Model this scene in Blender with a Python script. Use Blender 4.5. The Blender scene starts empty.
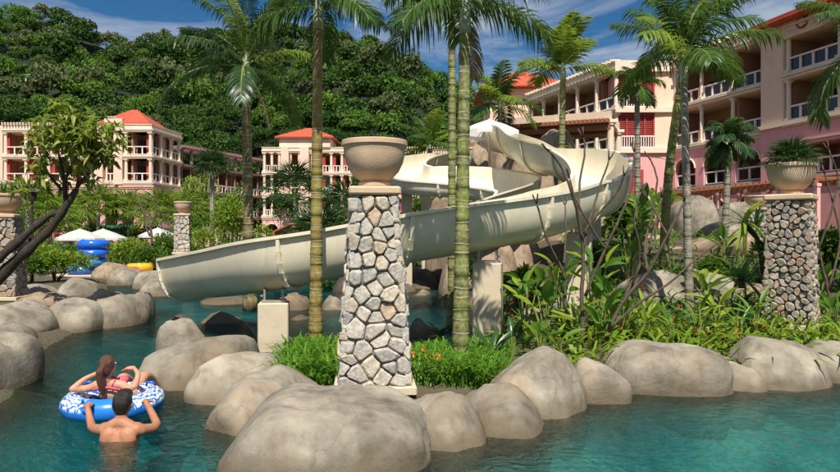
import bpy, math, random
import numpy as np
from mathutils import Vector, Matrix, noise
R = math.radians
PI = math.pi
rnd = random.Random(7)
nr = np.random.default_rng(7)
SC = bpy.context.scene
COL = SC.collection

# ---------------- camera ----------------
F = 653.0      # focal length in photograph pixels (840 px wide)
HC = 1.80      # eye height above the water
HOR = 234.0    # horizon row in the photograph
cam_d = bpy.data.cameras.new('camera')
cam_d.sensor_width = 36.0
cam_d.lens = F / 840.0 * 36.0
cam_d.shift_y = -(236.0 - HOR) / 840.0
cam_d.clip_start = 0.05
cam_d.clip_end = 3000.0
cam = bpy.data.objects.new('camera', cam_d)
COL.objects.link(cam)
cam.location = (0, 0, HC)
cam.rotation_euler = (R(90), 0, 0)
SC.camera = cam

# ---------------- light ----------------
SUN_EL, SUN_AZ = 56.0, 4.0      # azimuth: degrees to the right of straight behind the camera
sd = Vector((math.sin(R(SUN_AZ)) * math.cos(R(SUN_EL)), -math.cos(R(SUN_AZ)) * math.cos(R(SUN_EL)), math.sin(R(SUN_EL))))
sun_d = bpy.data.lights.new('sun', 'SUN')
sun_d.energy = 5.0
sun_d.angle = R(0.53)
sun_d.color = (1.0, 0.945, 0.86)
sun = bpy.data.objects.new('sun', sun_d)
COL.objects.link(sun)
sun.rotation_euler = sd.to_track_quat('Z', 'Y').to_euler()
sun.location = sd * 60

world = bpy.data.worlds.new("World")
SC.world = world
world.use_nodes = True
wn, wl = world.node_tree.nodes, world.node_tree.links
bg = wn['Background']
sky = wn.new('ShaderNodeTexSky')
sky.sky_type = 'NISHITA'
sky.sun_disc = False
sky.sun_elevation = R(SUN_EL)
sky.sun_rotation = math.atan2(sd.x, sd.y)
sky.altitude = 300
sky.air_density = 1.0
sky.dust_density = 0.6
sky.ozone_density = 3.0
tc = wn.new('ShaderNodeTexCoord')
mp = wn.new('ShaderNodeMapping')
mp.inputs['Scale'].default_value = (1.6, 1.6, 5.5)
mp.inputs['Location'].default_value = (3.3, 1.2, 0.35)
wl.new(tc.outputs['Generated'], mp.inputs['Vector'])
cn = wn.new('ShaderNodeTexNoise')
cn.inputs['Scale'].default_value = 1.5
cn.inputs['Detail'].default_value = 9
cn.inputs['Roughness'].default_value = 0.6
cn.inputs['Distortion'].default_value = 0.5
wl.new(mp.outputs['Vector'], cn.inputs['Vector'])
cr = wn.new('ShaderNodeValToRGB')
cr.color_ramp.elements[0].position = 0.46
cr.color_ramp.elements[1].position = 0.74
wl.new(cn.outputs['Fac'], cr.inputs['Fac'])
hs = wn.new('ShaderNodeHueSaturation')
hs.inputs['Saturation'].default_value = 1.35
hs.inputs['Value'].default_value = 0.85
wl.new(sky.outputs['Color'], hs.inputs['Color'])
mx = wn.new('ShaderNodeMixRGB')
mx.inputs['Color2'].default_value = (8.0, 8.3, 8.6, 1)
wl.new(cr.outputs['Color'], mx.inputs['Fac'])
wl.new(hs.outputs['Color'], mx.inputs['Color1'])
wl.new(mx.outputs['Color'], bg.inputs['Color'])
bg.inputs['Strength'].default_value = 0.07

SC.view_settings.view_transform = 'Standard'
SC.view_settings.look = 'None'
SC.view_settings.exposure = 0.42
SC.view_settings.gamma = 1.0
SC.cycles.max_bounces = 8
SC.cycles.transparent_max_bounces = 24
SC.cycles.caustics_reflective = False
SC.cycles.caustics_refractive = False
SC.cycles.sample_clamp_indirect = 4.0
SC.cycles.use_denoising = True

def P(px, py, Y):
    """photograph pixel at a distance -> place in the world"""
    return Vector(((px - 420.0) / F * Y, Y, HC + (HOR - py) / F * Y))

# ---------------- object helpers ----------------
def tag(o, label=None, cat=None, group=None, kind=None):
    if label: o['label'] = label
    if cat: o['category'] = cat
    if group: o['group'] = group
    if kind: o['kind'] = kind
    return o

def empty(name, loc, label, cat, group=None, rz=0):
    o = bpy.data.objects.new(name, None)
    o.empty_display_size = 0.2
    COL.objects.link(o)
    o.location = loc
    o.rotation_euler = (0, 0, rz)
    return tag(o, label, cat, group)

def link(name, me, parent=None, loc=None, rot=None, scale=None):
    o = bpy.data.objects.new(name, me)
    COL.objects.link(o)
    if parent: o.parent = parent
    if loc is not None: o.location = loc
    if rot is not None: o.rotation_euler = rot
    if scale is not None: o.scale = scale
    return o

def copy_tree(o, parent=None):
    c = o.copy()
    COL.objects.link(c)
    c.parent = parent
    for ch in [k for k in bpy.data.objects if k.parent == o]:
        copy_tree(ch, c)
    return c

class MB:
    """collects shapes, then becomes one mesh"""
    def __init__(s):
        s.v, s.f, s.mi = [], [], []
        s.cur = 0
    def add(s, vs, fs):
        n = len(s.v)
        s.v.extend([tuple(v) for v in vs])
        for f in fs:
            s.f.append(tuple(i + n for i in f))
            s.mi.append(s.cur)
    def box(s, c, size, rz=0.0, M=None):
        hx, hy, hz = size[0] / 2, size[1] / 2, size[2] / 2
        co, si = math.cos(rz), math.sin(rz)
        vs = []
        for dz in (-hz, hz):
            for dx, dy in ((-hx, -hy), (hx, -hy), (hx, hy), (-hx, hy)):
                vs.append((c[0] + dx * co - dy * si, c[1] + dx * si + dy * co, c[2] + dz))
        s.add(vs, [(0, 3, 2, 1), (4, 5, 6, 7), (0, 1, 5, 4), (1, 2, 6, 5), (2, 3, 7, 6), (3, 0, 4, 7)])
    def bevbox(s, c, size, b, rz=0.0):
        # box with chamfered edges (three stacked rings)
        hx, hy, hz = size[0] / 2, size[1] / 2, size[2] / 2
        co, si = math.cos(rz), math.sin(rz)
        rings = []
        for (z, ins) in ((-hz, b), (-hz + b, 0), (hz - b, 0), (hz, b)):
            ax, ay = hx - ins, hy - ins
            pts = []
            for dx, dy in ((-ax, -ay + b), (-ax + b, -ay), (ax - b, -ay), (ax, -ay + b), (ax, ay - b), (ax - b, ay), (-ax + b, ay), (-ax, ay - b)):
                pts.append((c[0] + dx * co - dy * si, c[1] + dx * si + dy * co, c[2] + z))
            rings.append(pts)
        s.loft(rings, closed=True, caps=True)
    def loft(s, rings, closed=True, caps=False):
        n = len(rings[0])
        vs = [p for r in rings for p in r]
        fs = []
        m = n if closed else n - 1
        for i in range(len(rings) - 1):
            for j in range(m):
                a, b = i * n + j, i * n + (j + 1) % n
                fs.append((a, b, b + n, a + n))
        if caps:
            fs.append(tuple(range(n))[::-1])
            fs.append(tuple(range((len(rings) - 1) * n, len(rings) * n)))
        s.add(vs, fs)
    def tube(s, pts, rad, n=8, caps=True):
        pts = [Vector(p) for p in pts]
        if not hasattr(rad, '__len__'): rad = [rad] * len(pts)
        rings = []
        up = Vector((0.13, 0.21, 1))
        prev = None
        for i, p in enumerate(pts):
            t = (pts[min(i + 1, len(pts) - 1)] - pts[max(i - 1, 0)])
            if t.length < 1e-9: t = Vector((0, 0, 1))
            t.normalize()
            if prev is None:
                a = t.cross(Vector((0, 1, 0)) if abs(t.y) < 0.8 else Vector((1, 0, 0))).normalized()
            else:
                a = (prev - t * prev.dot(t))
                a = a.normalized() if a.length > 1e-6 else t.orthogonal().normalized()
            prev = a
            b = t.cross(a)
            rings.append([p + (a * math.cos(2 * PI * k / n) + b * math.sin(2 * PI * k / n)) * rad[i] for k in range(n)])
        s.loft(rings, True, caps)
    def lathe(s, c, prof, n=24, cap0=True, cap1=True):
        rings = [[(c[0] + r * math.cos(2 * PI * k / n), c[1] + r * math.sin(2 * PI * k / n), c[2] + z) for k in range(n)] for r, z in prof]
        s.loft(rings, True, False)
        N = len(s.v)
        m = len(prof) * n
        if cap0: s.f.append(tuple(range(N - m, N - m + n))[::-1]); s.mi.append(s.cur)
        if cap1: s.f.append(tuple(range(N - n, N))); s.mi.append(s.cur)
    def ell(s, c, r, nu=16, nv=10, M=None):
        vs, fs = [], []
        for i in range(nv + 1):
            th = PI * i / nv
            for j in range(nu):
                ph = 2 * PI * j / nu
                v = Vector((math.sin(th) * math.cos(ph) * r[0], math.sin(th) * math.sin(ph) * r[1], math.cos(th) * r[2]))
                if M: v = M @ v
                vs.append((c[0] + v[0], c[1] + v[1], c[2] + v[2]))
        for i in range(nv):
            for j in range(nu):
                a, b = i * nu + j, i * nu + (j + 1) % nu
                fs.append((a, a + nu, b + nu, b))
        s.add(vs, fs)
    def mesh(s, name, mats, smooth=False):
        me = bpy.data.meshes.new(name)
        me.from_pydata(s.v, [], s.f)
        if not isinstance(mats, (list, tuple)): mats = [mats]
        for m in mats: me.materials.append(m)
        if len(mats) > 1: me.polygons.foreach_set('material_index', s.mi)
        if smooth: me.polygons.foreach_set('use_smooth', [True] * len(s.f))
        me.update()
        return me
    def build(s, name, mats, parent=None, smooth=False, loc=None):
        me = s.mesh(name, mats, smooth)
        if smooth == 'auto':
            try: me.set_sharp_from_angle(angle=R(40))
            except Exception: pass
        return link(name, me, parent, loc)

def smooth_poly(pts, k=6):
    """Catmull-Rom through control points (tuples of any length)"""
    pts = [np.array(p, float) for p in pts]
    out = []
    for i in range(len(pts) - 1):
        p0, p1, p2, p3 = pts[max(i - 1, 0)], pts[i], pts[i + 1], pts[min(i + 2, len(pts) - 1)]
        for j in range(k):
            t = j / k
            out.append(0.5 * ((2 * p1) + (-p0 + p2) * t + (2 * p0 - 5 * p1 + 4 * p2 - p3) * t * t + (-p0 + 3 * p1 - 3 * p2 + p3) * t ** 3))
    out.append(pts[-1])
    return out

def np_mesh(name, V, Fq, mat, smooth=False):
    """fast mesh from an (N,3) array and an (M,k) face array"""
    me = bpy.data.meshes.new(name)
    V = np.asarray(V, np.float32); Fq = np.asarray(Fq, np.int32)
    k = Fq.shape[1]
    me.vertices.add(len(V)); me.vertices.foreach_set('co', V.ravel())
    me.loops.add(Fq.size); me.loops.foreach_set('vertex_index', Fq.ravel())
    me.polygons.add(len(Fq)); me.polygons.foreach_set('loop_start', np.arange(0, Fq.size, k, dtype=np.int32))
    if smooth: me.polygons.foreach_set('use_smooth', np.ones(len(Fq), bool))
    me.materials.append(mat)
    me.update(calc_edges=True)
    me.validate()
    return me

def unit(a):
    return a / np.maximum(np.linalg.norm(a, axis=1, keepdims=True), 1e-9)

def leaf_arrays(pos, dirs, L, W, droop=0.15, fold=0.25, up=None):
    """one folded leaf per point: base, two sides, tip (two triangles per half)"""
    n = len(pos)
    L = np.broadcast_to(np.asarray(L, float), (n,))[:, None]
    W = np.broadcast_to(np.asarray(W, float), (n,))[:, None]
    d = unit(dirs)
    u0 = np.tile(np.array([[0, 0, 1.0]]), (n, 1)) if up is None else up
    u0 = u0 + nr.normal(0, 0.35, (n, 3))
    s = unit(np.cross(d, u0))
    nn = np.cross(s, d)
    mid = pos + d * L * 0.45 + nn * L * 0.04
    tip = pos + d * L - np.array([[0, 0, 1.0]]) * L * droop
    a = mid + s * W * 0.5 + nn * W * fold
    b = mid - s * W * 0.5 + nn * W * fold
    V = np.stack([pos, a, tip, b, mid], 1).reshape(-1, 3)
    i = np.arange(n)[:, None] * 5
    Ft = np.concatenate([i + np.array([[0, 1, 4]]), i + np.array([[4, 1, 2]]), i + np.array([[0, 4, 3]]), i + np.array([[4, 2, 3]])], 0)
    return V, Ft

def join_arrays(parts):
    Vs, Fs, n = [], [], 0
    for V, Fq in parts:
        Vs.append(V); Fs.append(Fq + n); n += len(V)
    return np.concatenate(Vs), np.concatenate(Fs)

# ---------------- materials ----------------
def new_mat(name):
    m = bpy.data.materials.new(name)
    m.use_nodes = True
    nt = m.node_tree
    return m, nt.nodes, nt.links, nt.nodes['Principled BSDF']

def ramp(n, cols):
    r = n.new('ShaderNodeValToRGB')
    el = r.color_ramp.elements
    el[0].position, el[0].color = cols[0][0], (*cols[0][1], 1)
    el[1].position, el[1].color = cols[-1][0], (*cols[-1][1], 1)
    for p, c in cols[1:-1]:
        e = el.new(p); e.color = (*c, 1)
    return r

def surf(name, c1, c2=None, scale=4.0, rough=0.7, bump=0.0, bscale=30.0, detail=6, spec=0.4, dirt=None, dscale=1.2, metal=0.0, stretch=(1, 1, 1), coord='Object'):
    """painted / plastered / mineral surface: two tones of noise, optional blotches, fine relief"""
    m, n, l, b = new_mat(name)
    b.inputs['Roughness'].default_value = rough
    b.inputs['Specular IOR Level'].default_value = spec
    b.inputs['Metallic'].default_value = metal
    t = n.new('ShaderNodeTexCoord')
    mp = n.new('ShaderNodeMapping'); mp.inputs['Scale'].default_value = stretch
    l.new(t.outputs[coord], mp.inputs['Vector'])
    tx = n.new('ShaderNodeTexNoise'); tx.inputs['Scale'].default_value = scale; tx.inputs['Detail'].default_value = detail; tx.inputs['Roughness'].default_value = 0.62
    l.new(mp.outputs[0], tx.inputs['Vector'])
    r = ramp(n, [(0.32, c1), (0.68, c2 or tuple(x * 0.82 for x in c1))])
    l.new(tx.outputs['Fac'], r.inputs['Fac'])
    out = r.outputs['Color']
    if dirt:
        t2 = n.new('ShaderNodeTexNoise'); t2.inputs['Scale'].default_value = dscale; t2.inputs['Detail'].default_value = 8; t2.inputs['Roughness'].default_value = 0.7
        l.new(mp.outputs[0], t2.inputs['Vector'])
        r2 = ramp(n, [(0.52, (0, 0, 0)), (0.72, (1, 1, 1))])
        l.new(t2.outputs['Fac'], r2.inputs['Fac'])
        mxn = n.new('ShaderNodeMixRGB'); mxn.inputs['Color2'].default_value = (*dirt, 1)
        ml = n.new('ShaderNodeMath'); ml.operation = 'MULTIPLY'; ml.inputs[1].default_value = 0.7
        l.new(r2.outputs['Color'], ml.inputs[0]); l.new(ml.outputs[0], mxn.inputs['Fac'])
        l.new(out, mxn.inputs['Color1']); out = mxn.outputs['Color']
    l.new(out, b.inputs['Base Color'])
    if bump:
        t3 = n.new('ShaderNodeTexNoise'); t3.inputs['Scale'].default_value = bscale; t3.inputs['Detail'].default_value = 5
        l.new(mp.outputs[0], t3.inputs['Vector'])
        bp = n.new('ShaderNodeBump'); bp.inputs['Strength'].default_value = bump; bp.inputs['Distance'].default_value = 0.02
        l.new(t3.outputs['Fac'], bp.inputs['Height']); l.new(bp.outputs['Normal'], b.inputs['Normal'])
    return m

def leafmat(name, cols, trans=0.35, rough=0.45, spec=0.35, patch=None, pscale=2.0):
    """foliage: each leaf its own tone, light shining through"""
    m, n, l, b = new_mat(name)
    g = n.new('ShaderNodeNewGeometry')
    k = len(cols)
    r = ramp(n, [(i / (k - 1) if k > 1 else 0, c) for i, c in enumerate(cols)])
    l.new(g.outputs['Random Per Island'], r.inputs['Fac'])
    out = r.outputs['Color']
    if patch:
        t = n.new('ShaderNodeTexCoord'); tx = n.new('ShaderNodeTexNoise'); tx.inputs['Scale'].default_value = pscale; tx.inputs['Detail'].default_value = 3
        l.new(t.outputs['Object'], tx.inputs['Vector'])
        r2 = ramp(n, [(0.42, (0, 0, 0)), (0.62, (1, 1, 1))]); l.new(tx.outputs['Fac'], r2.inputs['Fac'])
        mxn = n.new('ShaderNodeMixRGB'); mxn.inputs['Color2'].default_value = (*patch, 1)
        ml = n.new('ShaderNodeMath'); ml.operation = 'MULTIPLY'; ml.inputs[1].default_value = 0.75
        l.new(r2.outputs['Color'], ml.inputs[0]); l.new(ml.outputs[0], mxn.inputs['Fac']); l.new(out, mxn.inputs['Color1']); out = mxn.outputs['Color']
    l.new(out, b.inputs['Base Color'])
    b.inputs['Roughness'].default_value = rough
    b.inputs['Specular IOR Level'].default_value = spec
    tr = n.new('ShaderNodeBsdfTranslucent')
    hsv = n.new('ShaderNodeHueSaturation'); hsv.inputs['Value'].default_value = 1.5; hsv.inputs['Hue'].default_value = 0.485
    l.new(out, hsv.inputs['Color']); l.new(hsv.outputs['Color'], tr.inputs['Color'])
    ms = n.new('ShaderNodeMixShader'); ms.inputs['Fac'].default_value = trans
    l.new(b.outputs[0], ms.inputs[1]); l.new(tr.outputs[0], ms.inputs[2])
    l.new(ms.outputs[0], n['Material Output'].inputs['Surface'])
    return m

def objrand(name, cols, rough=0.85, bump=0.5, bscale=25.0, spec=0.3):
    """stone pieces: tone chosen per object plus grain"""
    m, n, l, b = new_mat(name)
    b.inputs['Roughness'].default_value = rough; b.inputs['Specular IOR Level'].default_value = spec
    oi = n.new('ShaderNodeObjectInfo')
    r = ramp(n, cols); r.color_ramp.interpolation = 'LINEAR'
    l.new(oi.outputs['Random'], r.inputs['Fac'])
    t = n.new('ShaderNodeTexCoord')
    tx = n.new('ShaderNodeTexNoise'); tx.inputs['Scale'].default_value = 14; tx.inputs['Detail'].default_value = 8; tx.inputs['Roughness'].default_value = 0.75
    l.new(t.outputs['Object'], tx.inputs['Vector'])
    r2 = ramp(n, [(0.3, (0.55, 0.53, 0.5)), (0.62, (1.15, 1.13, 1.1))]); l.new(tx.outputs['Fac'], r2.inputs['Fac'])
    mu = n.new('ShaderNodeMixRGB'); mu.blend_type = 'MULTIPLY'; mu.inputs['Fac'].default_value = 1
    l.new(r.outputs['Color'], mu.inputs['Color1']); l.new(r2.outputs['Color'], mu.inputs['Color2']); l.new(mu.outputs['Color'], b.inputs['Base Color'])
    t3 = n.new('ShaderNodeTexNoise'); t3.inputs['Scale'].default_value = bscale; t3.inputs['Detail'].default_value = 7
    l.new(t.outputs['Object'], t3.inputs['Vector'])
    bp = n.new('ShaderNodeBump'); bp.inputs['Strength'].default_value = bump; bp.inputs['Distance'].default_value = 0.03
    l.new(t3.outputs['Fac'], bp.inputs['Height']); l.new(bp.outputs['Normal'], b.inputs['Normal'])
    return m

def rock_material(name, c1, c2, c3):
    m, n, l, b = new_mat(name)
    b.inputs['Roughness'].default_value = 0.85; b.inputs['Specular IOR Level'].default_value = 0.3
    g = n.new('ShaderNodeNewGeometry')
    oi = n.new('ShaderNodeObjectInfo')
    tx = n.new('ShaderNodeTexNoise'); tx.inputs['Scale'].default_value = 1.7; tx.inputs['Detail'].default_value = 9; tx.inputs['Roughness'].default_value = 0.65
    l.new(g.outputs['Position'], tx.inputs['Vector'])
    r = ramp(n, [(0.3, c3), (0.46, c2), (0.64, c1)]); l.new(tx.outputs['Fac'], r.inputs['Fac'])
    # rusty blotches
    t2 = n.new('ShaderNodeTexNoise'); t2.inputs['Scale'].default_value = 0.9; t2.inputs['Detail'].default_value = 6
    mp = n.new('ShaderNodeMapping'); mp.inputs['Location'].default_value = (9, 3, 4); mp.inputs['Scale'].default_value = (1.6, 1.6, 0.7)
    l.new(g.outputs['Position'], mp.inputs['Vector']); l.new(mp.outputs[0], t2.inputs['Vector'])
    r2 = ramp(n, [(0.54, (0, 0, 0)), (0.7, (0.55, 0.55, 0.55))]); l.new(t2.outputs['Fac'], r2.inputs['Fac'])
    m1 = n.new('ShaderNodeMixRGB'); m1.inputs['Color2'].default_value = (0.29, 0.205, 0.125, 1)
    l.new(r2.outputs['Color'], m1.inputs['Fac']); l.new(r.outputs['Color'], m1.inputs['Color1'])
    # run-off streaks down the faces, and thin dark cracks
    mps = n.new('ShaderNodeMapping'); mps.inputs['Scale'].default_value = (5, 5, 0.5); l.new(g.outputs['Position'], mps.inputs['Vector'])
    ts = n.new('ShaderNodeTexNoise'); ts.inputs['Scale'].default_value = 1.2; ts.inputs['Detail'].default_value = 7; l.new(mps.outputs[0], ts.inputs['Vector'])
    rs = ramp(n, [(0.5, (1, 1, 1)), (0.72, (0.58, 0.56, 0.52))]); l.new(ts.outputs['Fac'], rs.inputs['Fac'])
    mst = n.new('ShaderNodeMixRGB'); mst.blend_type = 'MULTIPLY'; mst.inputs['Fac'].default_value = .8; l.new(m1.outputs['Color'], mst.inputs['Color1']); l.new(rs.outputs['Color'], mst.inputs['Color2'])
    tv = n.new('ShaderNodeTexVoronoi'); tv.feature = 'DISTANCE_TO_EDGE'; tv.inputs['Scale'].default_value = 0.9
    tw = n.new('ShaderNodeTexNoise'); tw.inputs['Scale'].default_value = 2.0; tw.inputs['Detail'].default_value = 6; l.new(g.outputs['Position'], tw.inputs['Vector'])
    va_ = n.new('ShaderNodeMixRGB'); va_.inputs['Fac'].default_value = .35; l.new(g.outputs['Position'], va_.inputs['Color1']); l.new(tw.outputs['Color'], va_.inputs['Color2']); l.new(va_.outputs['Color'], tv.inputs['Vector'])
    rv = ramp(n, [(0.0, (0.5, 0.46, 0.42)), (0.006, (1, 1, 1))]); l.new(tv.outputs['Distance'], rv.inputs['Fac'])
    mcr = n.new('ShaderNodeMixRGB'); mcr.blend_type = 'MULTIPLY'; mcr.inputs['Fac'].default_value = .45; l.new(mst.outputs['Color'], mcr.inputs['Color1']); l.new(rv.outputs['Color'], mcr.inputs['Color2'])
    m1 = mcr
    # water line: a wet, algae-stained band just above the pool level
    sx = n.new('ShaderNodeSeparateXYZ'); l.new(g.outputs['Position'], sx.inputs[0])
    t4 = n.new('ShaderNodeTexNoise'); t4.inputs['Scale'].default_value = 3.0; l.new(g.outputs['Position'], t4.inputs['Vector'])
    ad = n.new('ShaderNodeMath'); ad.operation = 'MULTIPLY_ADD'; ad.inputs[1].default_value = 0.34
    l.new(t4.outputs['Fac'], ad.inputs[0]); l.new(sx.outputs['Z'], ad.inputs[2])
    mr = n.new('ShaderNodeMapRange'); mr.inputs['From Min'].default_value = 0.21; mr.inputs['From Max'].default_value = 0.40
    mr.inputs['To Min'].default_value = 0.8; mr.inputs['To Max'].default_value = 0.0
    l.new(ad.outputs[0], mr.inputs['Value'])
    m2 = n.new('ShaderNodeMixRGB'); m2.inputs['Color2'].default_value = (0.14, 0.105, 0.062, 1)
    l.new(mr.outputs[0], m2.inputs['Fac']); l.new(m1.outputs['Color'], m2.inputs['Color1'])
    hv = n.new('ShaderNodeHueSaturation')
    ma = n.new('ShaderNodeMath'); ma.operation = 'MULTIPLY_ADD'; ma.inputs[1].default_value = 0.3; ma.inputs[2].default_value = 0.85
    l.new(oi.outputs['Random'], ma.inputs[0]); l.new(ma.outputs[0], hv.inputs['Value'])
    l.new(m2.outputs['Color'], hv.inputs['Color']); l.new(hv.outputs['Color'], b.inputs['Base Color'])
    t3 = n.new('ShaderNodeTexNoise'); t3.inputs['Scale'].default_value = 9; t3.inputs['Detail'].default_value = 10; t3.inputs['Roughness'].default_value = 0.7
    l.new(g.outputs['Position'], t3.inputs['Vector'])
    bp = n.new('ShaderNodeBump'); bp.inputs['Strength'].default_value = 0.5; bp.inputs['Distance'].default_value = 0.04
    l.new(t3.outputs['Fac'], bp.inputs['Height']); l.new(bp.outputs['Normal'], b.inputs['Normal'])
    return m

M = {}
M['rock'] = rock_material('boulder_render', (0.37, 0.325, 0.25), (0.235, 0.205, 0.158), (0.12, 0.103, 0.078))
M['rockbrown'] = rock_material('brown_rock', (0.36, 0.28, 0.19), (0.25, 0.18, 0.12), (0.12, 0.085, 0.06))
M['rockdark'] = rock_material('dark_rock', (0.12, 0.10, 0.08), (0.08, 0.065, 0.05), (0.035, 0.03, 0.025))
M['flume'] = surf('slide_gelcoat', (0.78, 0.715, 0.55), (0.70, 0.63, 0.465), 1.5, 0.36, 0.04, 60, spec=0.5, dirt=(0.58, 0.50, 0.35), dscale=2.4, stretch=(1.3, 1.3, 0.4))
M['flume_in'] = surf('slide_inside', (0.70, 0.655, 0.50), (0.62, 0.57, 0.42), 2.5, 0.3, spec=0.5)
M['cream'] = surf('cream_render', (0.62, 0.52, 0.37), (0.54, 0.45, 0.32), 2.2, 0.8, 0.2, 60, dirt=(0.42, 0.34, 0.24), dscale=2.2)
M['urn'] = surf('cast_urn', (0.64, 0.48, 0.33), (0.52, 0.36, 0.23), 3.0, 0.75, 0.18, 70, dirt=(0.46, 0.30, 0.19), dscale=2.0, stretch=(1, 1, 0.6))
M['mortar'] = surf('mortar', (0.27, 0.25, 0.21), (0.15, 0.135, 0.115), 12, 0.95, 0.4, 60)
M['stone'] = objrand('wall_stone', [(0.0, (0.42, 0.40, 0.36)), (0.3, (0.52, 0.48, 0.41)), (0.55, (0.36, 0.355, 0.34)), (0.72, (0.55, 0.49, 0.38)), (0.86, (0.33, 0.32, 0.30)), (0.93, (0.48, 0.37, 0.25)), (1.0, (0.46, 0.44, 0.40))])
M['stonebrown'] = objrand('river_stone', [(0.0, (0.30, 0.27, 0.23)), (0.25, (0.38, 0.33, 0.27)), (0.45, (0.24, 0.235, 0.23)), (0.6, (0.42, 0.33, 0.22)), (0.75, (0.34, 0.30, 0.25)), (0.88, (0.34, 0.23, 0.16)), (1.0, (0.44, 0.39, 0.32))])
M['steel'] = surf('galvanised_steel', (0.45, 0.42, 0.36), (0.33, 0.29, 0.24), 10, 0.45, 0.1, metal=0.6)
M['wood'] = surf('red_brown_timber', (0.33, 0.12, 0.05), (0.22, 0.075, 0.035), 6, 0.6, 0.2, 40, stretch=(1, 8, 8))
M['soil'] = surf('garden_soil', (0.085, 0.06, 0.035), (0.045, 0.035, 0.02), 5, 0.95, 0.8, 30, dirt=(0.10, 0.09, 0.03), dscale=3)
M['peach'] = surf('peach_render', (0.88, 0.62, 0.45), (0.82, 0.56, 0.40), 0.6, 0.85, dirt=(0.62, 0.42, 0.32), dscale=0.5)
M['pale'] = surf('pale_render', (0.80, 0.585, 0.44), (0.74, 0.53, 0.40), 0.6, 0.85, dirt=(0.64, 0.50, 0.38), dscale=0.5)
M['pink'] = surf('pink_render', (0.80, 0.38, 0.36), (0.74, 0.34, 0.33), 0.6, 0.85, dirt=(0.58, 0.27, 0.26), dscale=0.5)
M['rose'] = surf('rose_render', (0.78, 0.42, 0.38), (0.72, 0.38, 0.34), 0.6, 0.85)
M['trim'] = surf('cornice_paint', (0.80, 0.64, 0.49), (0.74, 0.58, 0.44), 0.8, 0.75, dirt=(0.6, 0.5, 0.4), dscale=0.8)
M['rail'] = surf('rail_paint', (0.84, 0.72, 0.64), (0.78, 0.66, 0.58), 1.0, 0.6)
M['red'] = surf('red_joinery', (0.42, 0.055, 0.045), (0.34, 0.04, 0.035), 2, 0.6)
M['mauve'] = surf('mauve_timber', (0.33, 0.19, 0.17), (0.26, 0.145, 0.13), 2, 0.7)
M['glass'] = surf('dark_rail_glass', (0.03, 0.022, 0.02), (0.05, 0.035, 0.03), 1, 0.08, spec=0.6)
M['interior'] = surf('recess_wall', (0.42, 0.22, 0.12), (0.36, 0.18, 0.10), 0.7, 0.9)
M['door'] = surf('dark_shutter', (0.045, 0.02, 0.015), (0.07, 0.03, 0.02), 2, 0.5)
M['white'] = surf('white_canvas', (0.80, 0.79, 0.76), (0.74, 0.73, 0.70), 2, 0.8)
M['canvas'] = None
M['beam'] = surf('weathered_beam', (0.62, 0.50, 0.38), (0.5, 0.38, 0.28), 4, 0.8, stretch=(1, 6, 6))
M['skin'] = surf('skin_tan', (0.46, 0.22, 0.12), (0.36, 0.15, 0.08), 9, 0.55, 0.25, 60, spec=0.35, dirt=(0.34, 0.13, 0.075), dscale=5)
M['skin2'] = surf('skin_fair', (0.56, 0.30, 0.19), (0.46, 0.23, 0.14), 9, 0.55, 0.25, 60, spec=0.35, dirt=(0.45, 0.19, 0.12), dscale=5)
M['hair'] = surf('black_hair', (0.012, 0.010, 0.009), (0.028, 0.022, 0.018), 60, 0.35, 0.6, 200, stretch=(1, 1, 0.2))
M['hair2'] = surf('brown_hair', (0.13, 0.055, 0.03), (0.06, 0.028, 0.016), 60, 0.4, 0.6, 200, stretch=(1, 1, 0.2))
M['pinkfab'] = surf('pink_fabric', (0.75, 0.12, 0.18), (0.65, 0.08, 0.14), 8, 0.7)
M['denim'] = surf('patterned_swim_cloth', (0.02, 0.03, 0.04), (0.5, 0.5, 0.48), 28, 0.7)
M['branch'] = surf('bare_branch', (0.15, 0.105, 0.075), (0.07, 0.05, 0.035), 14, 0.85, 0.5, 60)
M['bark'] = surf('dark_bark', (0.022, 0.016, 0.012), (0.06, 0.045, 0.035), 7, 0.9, 0.9, 30)
M['vinyl'] = surf('blue_vinyl', (0.015, 0.14, 0.62), (0.012, 0.11, 0.55), 3, 0.25, spec=0.6)
M['vinylsky'] = surf('sky_blue_vinyl', (0.03, 0.30, 0.70), (0.025, 0.26, 0.65), 3, 0.25, spec=0.6)
M['vinylyel'] = surf('yellow_vinyl', (0.75, 0.42, 0.03), (0.70, 0.38, 0.025), 3, 0.3)
M['vinylred'] = surf('orange_vinyl', (0.70, 0.12, 0.03), (0.65, 0.1, 0.025), 3, 0.3)
M['paver'] = surf('deck_paving', (0.50, 0.38, 0.28), (0.42, 0.32, 0.24), 3, 0.85, 0.2)
M['green_paint'] = surf('green_awning', (0.02, 0.22, 0.11), None, 3, 0.6)

def roof_material():
    m, n, l, b = new_mat('red_roof_tiles')
    b.inputs['Roughness'].default_value = 0.8
    t = n.new('ShaderNodeTexCoord')
    tx = n.new('ShaderNodeTexNoise'); tx.inputs['Scale'].default_value = 2.5; tx.inputs['Detail'].default_value = 6
    l.new(t.outputs['Object'], tx.inputs['Vector'])
    r = ramp(n, [(0.3, (0.42, 0.06, 0.025)), (0.7, (0.56, 0.10, 0.045))]); l.new(tx.outputs['Fac'], r.inputs['Fac'])
    l.new(r.outputs['Color'], b.inputs['Base Color'])
    w = n.new('ShaderNodeTexWave'); w.bands_direction = 'Z'; w.inputs['Scale'].default_value = 3.0
    l.new(t.outputs['Object'], w.inputs['Vector'])
    bp = n.new('ShaderNodeBump'); bp.inputs['Strength'].default_value = 0.6; bp.inputs['Distance'].default_value = 0.08
    l.new(w.outputs['Fac'], bp.inputs['Height']); l.new(bp.outputs['Normal'], b.inputs['Normal'])
    return m
M['roof'] = roof_material()

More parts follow.
